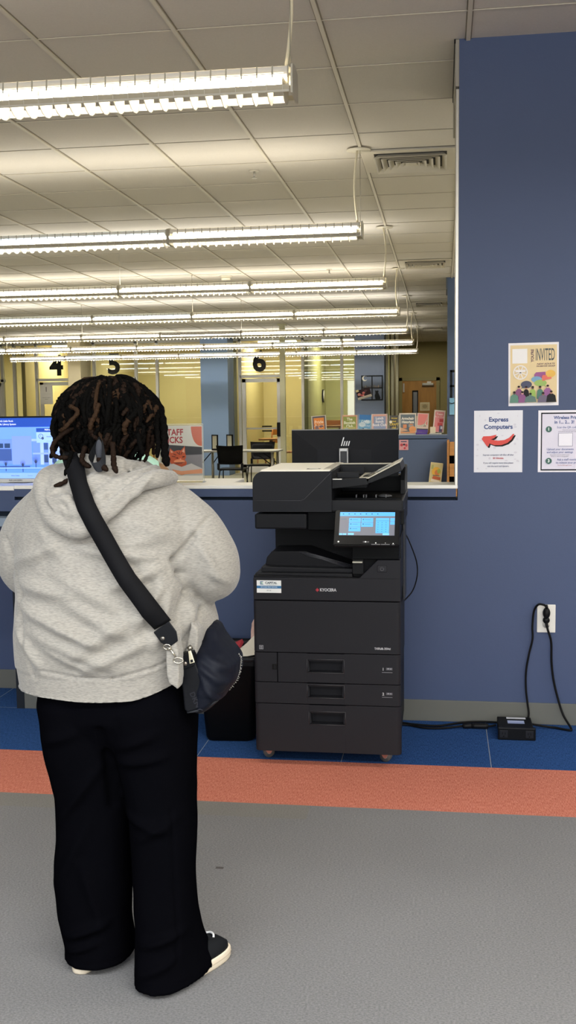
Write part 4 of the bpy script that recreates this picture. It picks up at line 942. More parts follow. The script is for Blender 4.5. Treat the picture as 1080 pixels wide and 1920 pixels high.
def d_pk(s, w, h):
    s.rect(.01, .09, w-.01, h-.01, 'd9807e')
    for i in range(7):
        s.poly([(.0+i*.012, .07), (.025+i*.012, .07), (w-.02+i*.002, h-.12+.02*i-.03*(6-i)*.3), (w-.035, h-.13)], 'e4ddd0' if i % 2 else 'a79e90')
    s.rect(.0, .03, w, .045, '33373c'); s.rect(.0, 0, w, .03, '5a3a9a')
def d_rd(s, w, h):
    s.rect(.012, .0, w-.012, h-.02, 'd9838a'); s.txt('Teen', w/2, h-.05, .04, 'f4dcdc', bold=.001); s.txt('Book Club', w/2, h-.085, .026, 'f4dcdc'); s.rect(.07, h-.15, .12, h-.11, 'b8333a'); s.rect(.05, h-.2, .11, h-.16, 'c9484c'); s.rect(.075, .0, w-.02, .085, '51486e'); s.rect(.09, .04, .115, .075, 'c9ccd8')
holder_post(-1.67, -1.487, 1.095, 1.347, 'orange Pride and Joy flyer, leftmost on the far half wall', d_pj, 'd3ccc0', ry=-.07)
holder_post(-1.290, -1.095, 1.095, 1.349, 'green Bookish Club flyer with peach border on the far half wall', d_rc, 'e4cdb8')
holder_post(-1.084, -.925, 1.095, 1.35, 'bright blue cloudy flyer on the far half wall', d_bl, '2f77c0', ry=.05)
holder_post(-.905, -.71, 1.095, 1.358, 'pale blue Lunch Bunch Book Club flyer with pink border', d_lb, 'dcc9c8')
holder_post(-.690, -.575, 1.095, 1.338, 'dark flyer with yellow slanted lettering on the far half wall', d_dk, '47484a', ry=.04)
holder_post(-.552, -.342, 1.095, 1.366, 'grey Armchair Historians flyer on the far half wall', d_ah, 'e3d9cc')
holder_post(-.335, -.195, 1.12, 1.362, 'pink flyer with fanned pages above a purple foot', d_pk, 'dfc9c0', ry=.05)
holder_post(-.13, .002, 1.12, 1.398, 'pinkish red flyer, rightmost on the far half wall', d_rd, 'e0cfc8', ry=.09, name='teen_flyer')
a = MB(); a.box(-.345, -.20, 13.42, 13.52, 1.095, 1.12, mat('553a94', .5), .004); one(a, 'book', 'purple book lying under the pink flyer on the far half wall', 'book', 'books lying on the far half wall')
a = MB(); a.box(-.175, -.02, 13.41, 13.53, 1.095, 1.108, mat('d8d8d4', .5), .003); a.box(-.18, .03, 13.41, 13.53, 1.095, 1.1, mat('23303a', .5)); one(a, 'book', 'white book on a dark mat below the rightmost flyer', 'book', 'books lying on the far half wall')
a = MB(); a.box(-.165, -.095, 13.41, 13.44, 1.11, 1.19, mat('ddd3bd', .6), .003, M=None); one(a, 'note_pad', 'small cream pad leaning before the rightmost flyer', 'pad')
s = Sheet(.115, .13, 'd8a0a8', t=.001, step=.0008); s.rect(.02, .1, .095, .115, '5f5878'); s.ell(.03, .065, .018, .018, 'b33a4a'); s.ell(.062, .07, .016, .012, '3a3246'); s.ell(.09, .06, .015, .02, 'c8505c'); s.ell(.07, .025, .014, .014, 'c9404e')
place(s, 'small_poster', 'small pink notice taped to the front of the far half wall', 'poster', -.553, .9, y=13.394)
bn = thing('display_bench', (-.8, 12.9, 0), 'low bench with tan top before the far half wall', 'bench')
a = MB(); a.box(-1.9, .02, 12.75, 13.38, .425, .46, mat('c9ab88', .5), .004); a.build('bench_top', bn); a = MB(); a.box(-1.85, -.02, 12.8, 13.36, 0, .425, mat('6b5a46', .6)); a.build('base', bn)
yl = thing('book_stand_flyer', (-.105, 13.24, .462), 'yellow and orange flyer leaning on the tan bench before the far half wall', 'flyer'); yl.rotation_euler = (-.14, .11, 0)
s = Sheet(.155, .285, 'e8dcae', t=.002, step=.0009); s.rect(.008, .008, .147, .275, 'd8cf96'); s.ell(.08, .17, .055, .06, 'e8b83e'); s.ell(.09, .16, .03, .035, 'd98040'); s.ell(.11, .18, .02, .03, 'a8b84e'); s.rect(.04, .118, .125, .128, '5c6a68'); s.poly([(.035, .075), (.14, .07), (.14, .105), (.045, .115)], 'c8643a'); s.poly([(.02, .045), (.14, .035), (.13, .06), (.03, .08)], 'efe9d8'); s.rect(.02, .015, .14, .036, 'a8ad86'); s.rect(.012, .2, .04, .25, 'b9bf78')
o = s.build('print'); o.parent = yl; o.location = (-.078, 0, 0)
a = MB(); a.box(-.06, .06, .002, .006, .01, .24, BLACK); a.prism([(.004, .0), (.10, .0), (.006, .2)], 'x', .02, .026, BLACK); local(yl, a, 'easel')
wsf = thing('wooden_shelf', (.14, 13.2, 0), 'light wooden book shelf before the far blue wall, mostly behind the near wall end', 'shelf')
a = MB()
for x in (.048, .46): a.box(x, x+.028, 13.1, 13.38, 0, 1.03, WOOD, .004)
a.build('side_panel', wsf)
for z in (.47, .72, .98):
    a = MB(); a.box(.078, .46, 13.1, 13.36, z-.02, z, WOOD); a.box(.078, .46, 13.09, 13.11, z-.14, z+.03 if z > .9 else z+.02, WOOD, .004); a.build('shelf_bin', wsf)
a = MB(); a.box(.078, .46, 13.36, 13.38, 0, 1.0, mat('14120f', .8)); a.build('back_panel', wsf)
# silhouettes of window, moon, cat
def win_decor(x, z, y, w, h, label, cat_on=True):
    r = thing('paper_decoration', (x, y, z), label, 'decoration', 'paper window decorations')
    mB = mat('202327', .7); t = .028
    a = MB(); a.box(0, w, -.003, 0, 0, t, mB); a.box(0, w, -.003, 0, h-t, h, mB); a.box(0, t, -.003, 0, 0, h, mB); a.box(w-t, w, -.003, 0, 0, h, mB); a.box(w/2-.012, w/2+.012, -.003, 0, 0, h, mB); a.box(0, w, -.003, 0, h*.5-.012, h*.5+.012, mB); local(r, a, 'window_bars')
    if cat_on:
        a = MB(); n = 16
        o = [(.075+.055*math.cos(.9+4.6*i/n), -.004, h-.065+.055*math.sin(.9+4.6*i/n)) for i in range(n+1)]
        q = [(.092+.042*math.cos(.9+4.6*i/n+.1), -.004, h-.055+.042*math.sin(.9+4.6*i/n+.1)) for i in range(n+1)]
        a.add(o+q, [[i, i+1, n+2+i, n+1+i] for i in range(n)], mat('e2e0d4', .6)); local(r, a, 'moon')
        a = MB(); c = .76*w
        pts = [(c-.05, .02), (c+.05, .02), (c+.055, .06), (c+.03, .12), (c+.01, .165), (c+.018, .2), (c-.0, .215), (c-.012, .205), (c-.035, .205), (c-.05, .22), (c-.055, .185), (c-.05, .155), (c-.065, .1)]
        a.prism(pts, 'y', -.005, -.002, mB); local(r, a, 'cat_silhouette')
        a = MB(); random.seed(3)
        for i in range(16):
            hh = random.uniform(.02, .055); xx = .03+i*(w-.08)/15; a.box(xx, xx+.014, -.004, -.001, h*.5+.01, h*.5+.01+hh, mat(random.choice(['8a7a66', '3a3a40', 'b09a78', '5c5650']), .7))
        local(r, a, 'skyline')
    return r
win_decor(-1.72, 1.58, 22.297, .46, .53, 'black paper window with moon and cat on the far right blue column')
sh_ = Sheet(.30, .2, '2c1c22', t=.002, step=.0015); sh_.rect(0, 0, .3, .05, 'cfc8ba'); sh_.rect(.02, .012, .28, .02, '8a8478'); sh_.rect(.0, .17, .06, .215, 'dccfa2')
for u, v, r_, c in ((.05, .11, .035, 'c98a80'), (.1, .08, .03, 'a83a40'), (.15, .12, .03, 'd06a68'), (.2, .14, .035, '4a1c24'), (.13, .07, .022, 'e08a80'), (.23, .11, .03, '2a1418')): sh_.ell(u, v, r_, r_*.8, c)
place(sh_, 'poster', 'tilted dark red and white leaflet pinned on the paper window decoration', 'poster', -1.78, 1.59, y=22.292, ry=-.28)
win_decor(.085, 1.50, 13.397, .40, .40, 'black paper window frame on the far blue wall beside the near wall end', False)
a = MB(); a.box(.078, .147, 13.38, 13.394, 1.34, 1.55, mat('7db2d6', .6), .002); a.tube([(.075, 13.376, 1.49), (.11, 13.372, 1.48), (.148, 13.376, 1.495)], .005, BLACK, 6); one(a, 'blue_paper', 'light blue paper strip with dark band on the far blue wall', 'paper')
pp = Sheet(.3, .44, 'e6e3db', t=.002, step=.0015); pp.txt('1', .15, .33, .16, '2e2e2e', sx=.9); pp.rect(.03, .23, .27, .233, 'b8b6b0'); pp.txt('computer is open to', .15, .15, .024, '3a3a3a'); pp.txt('reserve', .15, .115, .024, '3a3a3a')
place(pp, 'paper_sign', 'white paper sign with a large numeral 1 on the glass door left of the person', 'sign', -9.11, 1.6, y=YS-.05)
# ------------------------------------------------------------------ reading tables and chairs beyond the counter
def far_table(x0, x1, y0, y1, label, legs):
    r = thing('folding_table', ((x0+x1)/2, (y0+y1)/2, 0), label, 'table', 'grey folding tables')
    a = MB(); hx, hy = (x1-x0)/2, (y1-y0)/2; a.prism([(p[0], p[1]) for p in rring(hx, hy, 0, .08)], 'z', .685, .71, mat('a8a69c', .4)); local(r, a, 'table_top')
    for lx, ly in legs:
        a = MB(); a.cyl((lx, ly, 0), (lx, ly, .685), .024, SILVER, 12); a.tube([(lx, ly, .45), (lx*.6, ly, .68)], .01, BLACK, 6); local(r, a, 'leg')
far_table(-4.62, -2.86, 18.0, 18.75, 'grey folding table with two black frames on it in the reading room', [(-.72+.2, -.3), (-.42, .3), (.78, -.3), (.78, .3)])
def far_chair(x, y, rz, label, colr='1a1a1c'):
    r = thing('stacking_chair', (x, y, 0), label, 'chair', 'black plastic chairs at the folding table', rz)
    m = mat(colr, .35)
    # back toward -y
    rows = []
    for t, hw_, yy in ((0, .21, -.2), (.3, .215, -.215), (.7, .225, -.235), (1, .235, -.26)):
        z = .50+t*.33; rows.append([(-hw_+2*hw_*i/8, yy-.05*math.cos(PI*(i/8-.5)), z+(-.012*math.cos(PI*(i/8-.5)) if t == 1 else 0)) for i in range(9)])
    b = bmesh.new(); V = [[b.verts.new(p) for p in rw] for rw in rows]
    for i in range(3):
        for k in range(8):
            b.faces.new((V[i][k], V[i][k+1], V[i+1][k+1], V[i+1][k]))
    bmesh.ops.solidify(b, geom=b.faces[:], thickness=.012); a = MB(); a.bm(b, m, True)
    for s in (-1, 1): a.box(s*.205-.02, s*.205+.02, -.24, -.2, .41, .52, m, .004)
    local(r, a, 'backrest')
    a = MB(); a.prism([(-.22, -.2), (.22, -.2), (.23, .18), (.17, .22), (-.17, .22), (-.23, .18)], 'z', .395, .425, m, bev=.008); local(r, a, 'seat')
    for sx in (-1, 1):
        for y1, y2 in ((-.15, -.24), (.15, .24)):
            a = MB(); a.tube(cat([(sx*.17, y1, .395), (sx*.2, y1, .37), (sx*.225, y2, .02), (sx*.225, y2, .0)]), .0105, m, 8); local(r, a, 'leg')
far_chair(-3.6, 17.75, .0, 'black stacking chair, nearest, seen from behind at the folding table')
far_chair(-3.33, 19.0, PI, 'black stacking chair on the far side of the folding table')
far_chair(-4.42, 17.7, .2, 'black stacking chair at the left end of the folding table, beside the Staff Picks sign')
for i, (x, y) in enumerate(((-4.03, 18.3), (-3.77, 18.35))):
    r = thing('tabletop_frame', (x, y, .71), 'black tabletop frame, '+('left' if i == 0 else 'right')+' one of the pair on the folding table', 'frame', 'black frames on the folding table', rz=-.7)
    a = MB(); w, h, t = .085, .28, .02
    a.box(-w, w, -.01, .01, 0, t*1.6, BLACK); a.box(-w, w, -.01, .01, h-t, h, BLACK); a.box(-w, -w+t, -.01, .01, 0, h, BLACK); a.box(w-t, w, -.01, .01, 0, h, BLACK); local(r, a, 'frame')
    a = MB(); a.box(-w+t, w-t, -.004, .004, t*1.6, h-t, mat('bdbba8', .5)); local(r, a, 'insert')
def wood_chair(x, y, rz, label):
    r = thing('wooden_chair', (x, y, 0), label, 'chair', 'orange wooden chairs in the study rooms', rz); m = mat('b8702e', .45)
    a = MB(); a.box(-.22, .22, -.22, .22, .42, .46, m, .01); local(r, a, 'seat')
    a = MB()
    for s in (-1, 1): a.tube([(s*.2, -.2, .46), (s*.2, -.24, .95)], .02, m, 8)
    a.box(-.2, .2, -.25, -.225, .8, .94, m, .01); a.box(-.2, .2, -.235, -.215, .6, .68, m, .01); local(r, a, 'backrest')
    for sx in (-1, 1):
        for sy in (-1, 1): a = MB(); a.cyl((sx*.19, sy*.19, 0), (sx*.19, sy*.19, .42), .02, m, 8); local(r, a, 'leg')
wood_chair(-4.22, 25.2, 1.2, 'orange wooden chair seen through the glass at the left of door 6')
wood_chair(-3.42, 23.8, -1.4, 'orange wooden chair seen through door 6, right of the table')
wood_chair(-6.7, 24.6, .5, 'orange wooden chair in room 5, just right of the person hair')
wood_chair(-10.1, 24.4, .5, 'orange wooden chair at the left picture edge, above the blue screen')
tb2 = thing('wooden_table', (-2.3, 24.2, 0), 'orange wooden bench table behind the glass between the orange and green flyers', 'table')
a = MB(); a.box(-2.78, -2.3, 23.9, 24.4, .98, 1.03, WOOD, .005); a.box(-2.78, -2.3, 24.38, 24.4, 1.03, 1.15, WOOD, .005); a.build('table_top', tb2)
for x in (-2.76, -2.37): a = MB(); a.box(x, x+.05, 23.95, 24.35, 0, .98, mat('7d5228', .5)); a.build('leg', tb2)
tb3 = thing('study_table', (-4.0, 24.3, 0), 'small orange-brown table seen through the glass left of door 6', 'table')
a = MB(); a.box(-4.25, -3.75, 24.0, 24.6, .7, .74, WOOD, .005); a.build('table_top', tb3); a = MB(); a.cyl((-4.0, 24.3, 0), (-4.0, 24.3, .7), .04, mat('7d5228', .5), 10); a.cyl((-4, 24.3, 0), (-4, 24.3, .03), .2, mat('7d5228', .5), 16); a.build('pedestal', tb3)
ck = thing('wall_clock', (-2.95, 25.9, 1.73), 'dark wall clock seen edge-on behind the glass, left of the green flyer', 'clock')
pts = MB(); pts.cyl((-2.958, 25.9, 1.73), (-2.92, 25.9, 1.73), .16, BLACK, 28); pts.build('case', ck); pts = MB(); pts.cyl((-2.92, 25.9, 1.73), (-2.917, 25.9, 1.73), .14, mat('d6d3c4', .4), 28); pts.build('dial', ck)
# ------------------------------------------------------------------ the person
PE = thing('person', (-.84, 2.56, 0), 'person seen from behind in a grey hoodie and wide black trousers, with dark locs', 'person')
SKIN = mat('4a2e20', .55, bump=.1, bscale=120, dist=.001)
def heather():
    m = bpy.data.materials.new('heather_grey_fleece'); m.use_nodes = True
    nt = m.node_tree; L = nt.links; b = nt.nodes['Principled BSDF']; b.inputs['Roughness'].default_value = .95; b.inputs['Specular IOR Level'].default_value = .15
    b.inputs['Sheen Weight'].default_value = .25; b.inputs['Sheen Roughness'].default_value = .5
    tc = nt.nodes.new('ShaderNodeTexCoord'); mp = nt.nodes.new('ShaderNodeMapping'); mp.inputs['Scale'].default_value = (90, 90, 520); mp.inputs['Rotation'].default_value = (0, .12, 0)
    L.new(tc.outputs['Object'], mp.inputs[0])
    n = nt.nodes.new('ShaderNodeTexNoise'); n.inputs['Scale'].default_value = 1.; n.inputs['Detail'].default_value = 3; L.new(mp.outputs[0], n.inputs[0])
    r = nt.nodes.new('ShaderNodeValToRGB'); r.color_ramp.elements[0].position = .33; r.color_ramp.elements[1].position = .62
    r.color_ramp.elements[0].color = (*lin('86827c'), 1); r.color_ramp.elements[1].color = (*lin('9d988f'), 1)
    L.new(n.outputs[0], r.inputs[0]); L.new(r.outputs[0], b.inputs['Base Color'])
    bp = nt.nodes.new('ShaderNodeBump'); bp.inputs['Strength'].default_value = .25; bp.inputs['Distance'].default_value = .001
    L.new(n.outputs[0], bp.inputs['Height']); L.new(bp.outputs[0], b.inputs['Normal']); return m
HOOD = heather()
TROU = mat('07070a', 1., bump=.2, bscale=500, dist=.0004, spec=.0, name='black_jersey')
# body (continuous skin figure under the clothes)
b = MB(); HC = (-.848, 2.60, 1.415)
head(b, HC, SKIN, .95, 1)
b.tube([(-.85, 2.58, 1.24), (-.845, 2.585, 1.33), (-.84, 2.595, 1.38)], [.075, .058, .055], SKIN, 18)
b.loft([ring(-.85, 2.60, .62, .17, .13), ring(-.86, 2.60, .8, .2, .15), ring(-.86, 2.60, 1.0, .19, .14), ring(-.86, 2.59, 1.15, .19, .12), ring(-.86, 2.59, 1.25, .14, .08), ring(-.86, 2.59, 1.29, .06, .05)], SKIN)
limb(b, [(-.70, 2.6, 1.2, .055), (-.62, 2.61, 1.1, .05), (-.61, 2.66, 1.04, .045), (-.68, 2.86, 1.08, .035), (-.755, 3.0, 1.15, .026)], SKIN, 16)
limb(b, [(-1.02, 2.6, 1.2, .055), (-1.085, 2.61, 1.1, .05), (-1.075, 2.66, 1.03, .045), (-1.0, 2.86, 1.07, .035), (-.925, 3.0, 1.15, .026)], SKIN, 16)
hand(b, (-.758, 3.005, 1.155), (-.35, .55, .5), (.6, -.5, .3), -1, SKIN, .95, .55); hand(b, (-.922, 3.005, 1.155), (.35, .55, .5), (-.6, -.5, .3), 1, SKIN, .95, .55)
for pts_ in ([(-.93, 2.6, .66, .1), (-.915, 2.59, .4, .075), (-.905, 2.57, .2, .055), (-.905, 2.57, .07, .04)], [(-.77, 2.59, .66, .1), (-.725, 2.56, .4, .075), (-.70, 2.52, .2, .055), (-.69, 2.51, .07, .04)]):
    limb(b, pts_, SKIN, 16)
fuse(b, 'body', PE, .0075, 3)
eyes(HC, PE, .95, 1)
# fold displacement
GAIN = 2.1
def dseg(px, pz, x0, z0, x1, z1):
    dx, dz = x1-x0, z1-z0; L2 = dx*dx+dz*dz; t = max(0, min(1, ((px-x0)*dx+(pz-z0)*dz)/L2)); return math.hypot(px-x0-t*dx, pz-z0-t*dz), t
def folds(o, F, ymax=9, namp=.004, nscale=9, crease=()):
    me = o.data; me.update(); N = [v.normal.copy() for v in me.vertices]; C_ = [v.co.copy() for v in me.vertices]
    for v, n, c in zip(me.vertices, N, C_):
        d = 0.
        if c.y < ymax:
            k = max(0., min(1., (-n.y+.25)/.6))
            for (x0, z0, x1, z1, amp, w) in F:
                q, t = dseg(c.x, c.z, x0, z0, x1, z1)
                if q < 3*w: d += GAIN*k*amp*math.exp(-(q/w)**2)*(math.sin(PI*(.12+.76*t)))
            for (x0, z0, x1, z1, amp, w) in crease:
                q, t = dseg(c.x, c.z, x0, z0, x1, z1)
                if q < 3*w: d -= k*amp*math.exp(-(q/w)**2)
        w_ = noise.noise(Vector((c.x*nscale, c.y*nscale, c.z*nscale*.8)))
        w2 = noise.noise(Vector((c.x*nscale*2.6+5, c.y*nscale*2.6, c.z*nscale*2.2)))
        v.co = c+n*(d+namp*w_+namp*.35*w2)
    me.update()
# ---- hoodie
b = MB()
T_ = [(-.868, 2.60, .72, .235, .187), (-.868, 2.60, .762, .240, .189), (-.868, 2.60, .80, .245, .192), (-.864, 2.60, .88, .250, .200), (-.860, 2.60, .98, .245, .198), (-.858, 2.60, 1.08, .245, .190), (-.858, 2.595, 1.16, .243, .175), (-.858, 2.59, 1.22, .222, .152), (-.858, 2.59, 1.265, .190, .128), (-.855, 2.59, 1.30, .145, .105), (-.85, 2.59, 1.33, .095, .085)]
b.loft([ring(cx, cy, z, a_, b_, 40, 2.25) for cx, cy, z, a_, b_ in T_], HOOD)
limb(b, [(-.725, 2.60, 1.205, .088), (-.655, 2.60, 1.145, .092), (-.612, 2.61, 1.075, .090), (-.608, 2.65, 1.035, .082), (-.655, 2.80, 1.045, .068), (-.72, 2.94, 1.10, .052)], HOOD, 24)
limb(b, [(-.99, 2.60, 1.20, .088), (-1.055, 2.60, 1.14, .09), (-1.085, 2.61, 1.075, .082), (-1.078, 2.65, 1.03, .076), (-1.03, 2.80, 1.04, .066), (-.96, 2.94, 1.10, .052)], HOOD, 24)
# side panels that hang in front of the hips
b.loft([ring(-1.025, 2.72, .725, .125, .09, 24), ring(-1.02, 2.72, .775, .12, .09, 24), ring(-1.02, 2.70, .85, .105, .10, 24), ring(-1.0, 2.68, .98, .09, .1, 24)], HOOD)
b.loft([ring(-.68, 2.66, .845, .085, .12, 24), ring(-.675, 2.65, .90, .088, .13, 24), ring(-.69, 2.64, 1.0, .08, .11, 24)], HOOD)
HO = fuse(b, 'hoodie', PE, .0052, 9, .5)
F = [  # ridge lines x0,z0,x1,z1,amp,width
 (-.70, 1.10, -.86, 1.12, .010, .014), (-.69, 1.07, -.80, 1.03, .012, .016), (-.68, 1.04, -.74, .93, .012, .015), (-.665, 1.02, -.70, .88, .010, .013),
 (-.66, 1.15, -.76, 1.19, .007, .02), (-1.06, 1.08, -.93, 1.13, .008, .016), (-1.05, 1.03, -.90, 1.01, .009, .018), (-1.05, .98, -.84, .90, .011, .018),
 (-1.02, .92, -.78, .83, .008, .02), (-.93, 1.06, -.76, .97, .008, .022), (-.90, .99, -.74, .90, .008, .018), (-.72, .97, -.90, .86, .009, .02), (-.70, .90, -.86, .83, .007, .015),
 (-1.07, .93, -.98, .82, .007, .014), (-.63, .98, -.62, .87, .010, .012), (-.655, .95, -.66, .85, .010, .010), (-.99, 1.18, -.90, 1.08, .005, .02), (-.80, 1.13, -.70, 1.14, .006, .015),
 (-.60, 1.12, -.56, 1.05, .006, .012), (-.585, 1.06, -.54, 1.02, .005, .012), (-.77, 1.07, -.73, 1.0, .008, .012), (-.93, .93, -.82, .89, .006, .012), (-.96, .87, -.84, .82, .005, .01)]
CRS = [(-.585, 1.185, -.612, 1.145, .006, .0055), (-.612, 1.145, -.652, 1.09, .014, .008), (-.652, 1.09, -.64, 1.05, .018, .009), (-.64, 1.05, -.615, .975, .016, .009),
       (-1.075, 1.06, -1.05, 1.0, .014, .009), (-1.05, 1.0, -1.055, .93, .010, .008), (-1.04, .93, -1.015, .80, .008, .006), (-1.11, 1.13, -1.09, 1.08, .010, .008),
       (-.98, .818, -.90, .806, .006, .0034), (-.90, .806, -.80, .804, .006, .0034), (-.80, .804, -.70, .826, .006, .0034), (-.70, .826, -.655, .845, .006, .0034),
       (-.74, 1.08, -.70, 1.03, .006, .008), (-.72, 1.01, -.69, .95, .008, .008), (-.632, 1.0, -.655, .93, .016, .010), (-.615, .95, -.635, .88, .014, .008)]
folds(HO, F, 2.7, .0045, 8, CRS)
# the hem: clipped to a crisp lower edge that follows a gentle curve
def hem(x, y): return .747+.0*x+.040*max(0, min(1, (x+.76)/.12))**1.5-.004*math.exp(-((x+.85)/.1)**2)
for v in HO.data.vertices:
    h_ = hem(v.co.x, v.co.y)
    if v.co.z < h_: v.co.z = h_
    if h_ < v.co.z < h_+.055:
        v.co.x += (-.862-v.co.x)*.012; v.co.y += (2.6-v.co.y)*.012
HO.data.update()
# right lower flap of the hem folded outwards
b = MB(); b.prism([(-.662, .905), (-.642, .905), (-.634, .87), (-.634, .82), (-.636, .776), (-.664, .795), (-.668, .85)], 'y', 2.425, 2.475, HOOD)
b.prism([(-.62, .93), (-.602, .91), (-.606, .86), (-.625, .80), (-.640, .84)], 'y', 2.50, 2.56, HOOD); fl_ = fuse(b, 'hem_flap', HO, .005, 5)
# ---- hood lying on the back
b = MB()
def U(pts, rr, m=HOOD, n=16):
    P_ = cat(pts, 6); m_ = len(P_); rs = []
    for i in range(m_):
        t = i/(m_-1)*(len(rr)-1); k = min(int(t), len(rr)-2); rs.append(rr[k]*(1-(t-k))+rr[k+1]*(t-k))
    b.tube(P_, rs, m, n)
bvh = None
def make_bvh(objs):
    vs, fs = [], []
    for o in objs:
        o_ = len(vs); vs += [tuple(o.matrix_world@v.co) for v in o.data.vertices]; fs += [[i+o_ for i in p_.vertices] for p_ in o.data.polygons]
    return BVHTree.FromPolygons(vs, fs)
bpy.context.view_layer.update()
bvh = make_bvh([HO])
def back(x, z, off=0.):
    h = bvh.ray_cast(Vector((x, 1.8, z)), Vector((0, 1, 0)))
    return Vector((x, (h[0].y if h[0] else 2.5)-off, z))
def Ub(xz, off, rr): U([back(x, z, o_) for (x, z), o_ in zip(xz, off)], rr)
U([(-.965, 2.66, 1.29), (-.985, 2.56, 1.298), (-.985, 2.49, 1.278), tuple(back(-.965, 1.235, .008)), tuple(back(-.935, 1.195, .014)), tuple(back(-.88, 1.172, .018)), tuple(back(-.84, 1.185, .018)), tuple(back(-.80, 1.225, .014)), (-.755, 2.455, 1.272), (-.70, 2.50, 1.288), (-.685, 2.60, 1.285)], [.022, .026, .028, .028, .026, .024, .024, .024, .024, .022, .018])
U([(-.955, 2.62, 1.305), (-.955, 2.53, 1.303), (-.94, 2.47, 1.28), tuple(back(-.92, 1.24, .02)), tuple(back(-.875, 1.212, .028)), tuple(back(-.83, 1.235, .024)), (-.79, 2.45, 1.275), (-.745, 2.49, 1.293), (-.72, 2.58, 1.305)], [.018, .022, .024, .024, .024, .022, .02, .02, .016])
U([(-.93, 2.55, 1.335), (-.91, 2.475, 1.305), (-.87, 2.445, 1.27), (-.83, 2.455, 1.29), (-.785, 2.50, 1.318), (-.755, 2.57, 1.318)], [.016, .022, .028, .024, .018, .014])
U([(-.91, 2.50, 1.325), (-.85, 2.485, 1.322), (-.78, 2.50, 1.318)], [.028, .03, .026])
HD = fuse(b, 'hood', HO, .005, 6, .5)
folds(HD, [(-.79, 1.20, -.70, 1.30, .006, .006), (-.96, 1.27, -.92, 1.21, .006, .008), (-.94, 1.25, -.88, 1.24, .008, .008)], 9, .003, 14, [(-.80, 1.245, -.72, 1.31, .006, .004), (-.93, 1.26, -.895, 1.225, .008, .006), (-.885, 1.15, -.885, 1.21, .003, .002)])
# ---- trousers
b = MB()
def leg(rows): b.loft([ring(cx, cy, z, a_, b_, 32, 2.2, rot) for cx, cy, z, a_, b_, rot in rows], TROU)
leg([(-.905, 2.573, .016, .090, .112, 0), (-.905, 2.572, .05, .089, .108, 0), (-.917, 2.57, .12, .095, .1, 0), (-.922, 2.575, .22, .103, .1, 0), (-.915, 2.58, .33, .10, .105, 0), (-.913, 2.585, .45, .102, .115, 0), (-.925, 2.59, .58, .115, .14, 0), (-.935, 2.6, .70, .12, .16, 0), (-.93, 2.6, .80, .11, .14, 0)])
leg([(-.682, 2.50, .012, .080, .128, -.42), (-.684, 2.505, .04, .079, .126, -.42), (-.695, 2.51, .09, .078, .112, -.3), (-.706, 2.52, .16, .079, .102, -.1), (-.712, 2.53, .28, .080, .1, 0), (-.716, 2.545, .42, .084, .108, 0), (-.735, 2.57, .56, .100, .135, 0), (-.76, 2.59, .70, .125, .165, 0), (-.78, 2.6, .80, .13, .14, 0)])
b.loft([ring(-.85, 2.60, .60, .15, .13, 32), ring(-.848, 2.60, .68, .205, .17, 32), ring(-.85, 2.60, .76, .215, .17, 32), ring(-.855, 2.60, .84, .2, .15, 32)], TROU)
TR = fuse(b, 'trousers', PE, .0065, 4, .5)
folds(TR, [(-1.0, .62, -.90, .66, .006, .016), (-.98, .40, -.86, .56, .007, .014), (-.99, .22, -.90, .40, .006, .016), (-.96, .10, -.86, .14, .009, .012), (-.96, .06, -.88, .09, .006, .01), (-.80, .62, -.70, .66, .006, .014), (-.80, .58, -.68, .60, .006, .012), (-.79, .44, -.68, .41, .006, .014), (-.76, .38, -.66, .44, .005, .014), (-.74, .12, -.65, .15, .008, .012), (-.75, .05, -.66, .09, .007, .012), (-.92, .30, -.86, .10, .005, .015)], 9, .004, 9,
      [(-.845, .66, -.835, .45, .012, .012), (-.67, .46, -.655, .08, .004, .004), (-.98, .034, -.83, .036, .002, .0025), (-.77, .026, -.62, .028, .002, .0025)])
# ---- shoes
def shoe(heel, toe, name, squig=False):
    h = Vector((*heel, 0)); t = Vector((*toe, 0)); f = (t-h).normalized(); r = Vector((f.y, -f.x, 0)); L = (t-h).length
    def fp(sc, z, sh=0.): 
        out = []
        for i in range(32):
            a_ = 2*PI*i/32; u = .5-.5*math.cos(a_); w_ = (.036+.013*math.sin(u*PI*.8+.6))*math.sin(a_); w_ = math.copysign(abs(math.sin(a_))**.6*(.036+.018*u), math.sin(a_))
            out.append(h+f*(L*(.5+(u-.5)*sc)+sh)+r*w_*sc+Vector((0, 0, z)))
        return out
    so_ = mat('ddd0ba', .55)
    a = MB(); a.loft([fp(.97, .0), fp(1.0, .004), fp(1.0, .026), fp(.97, .030)], so_); sole = a.build('sole', PE)
    a = MB(); a.tube([p_+Vector((0, 0, .0)) for p_ in fp(1.003, .016)]+[fp(1.003, .016)[0]], .0012, mat('b8a994', .6), 6)
    a.build('sole_line', sole)
    up = mat('15171a', .75)
    a = MB(); a.loft([fp(.94, .028), fp(.92, .042), fp(.80, .058, -.006), fp(.6, .068, -.02), fp(.4, .074, -.04)], up); u_ = a.build('shoe_upper', PE)
    if squig:
        a = MB(); P0 = h+f*L*.80; 
        a.tube(cat([P0-r*.022+Vector((0, 0, .064)), P0-r*.012+f*.006+Vector((0, 0, .066)), P0+r*.002+f*.003+Vector((0, 0, .067)), P0+r*.012-f*.006+Vector((0, 0, .065))], 5), .003, mat('e8e8ea', .5), 8); a.build('white_stripe', u_)
shoe((-.712, 2.425), (-.580, 2.640), 'shoe', True)
shoe((-.930, 2.470), (-.945, 2.72), 'shoe')
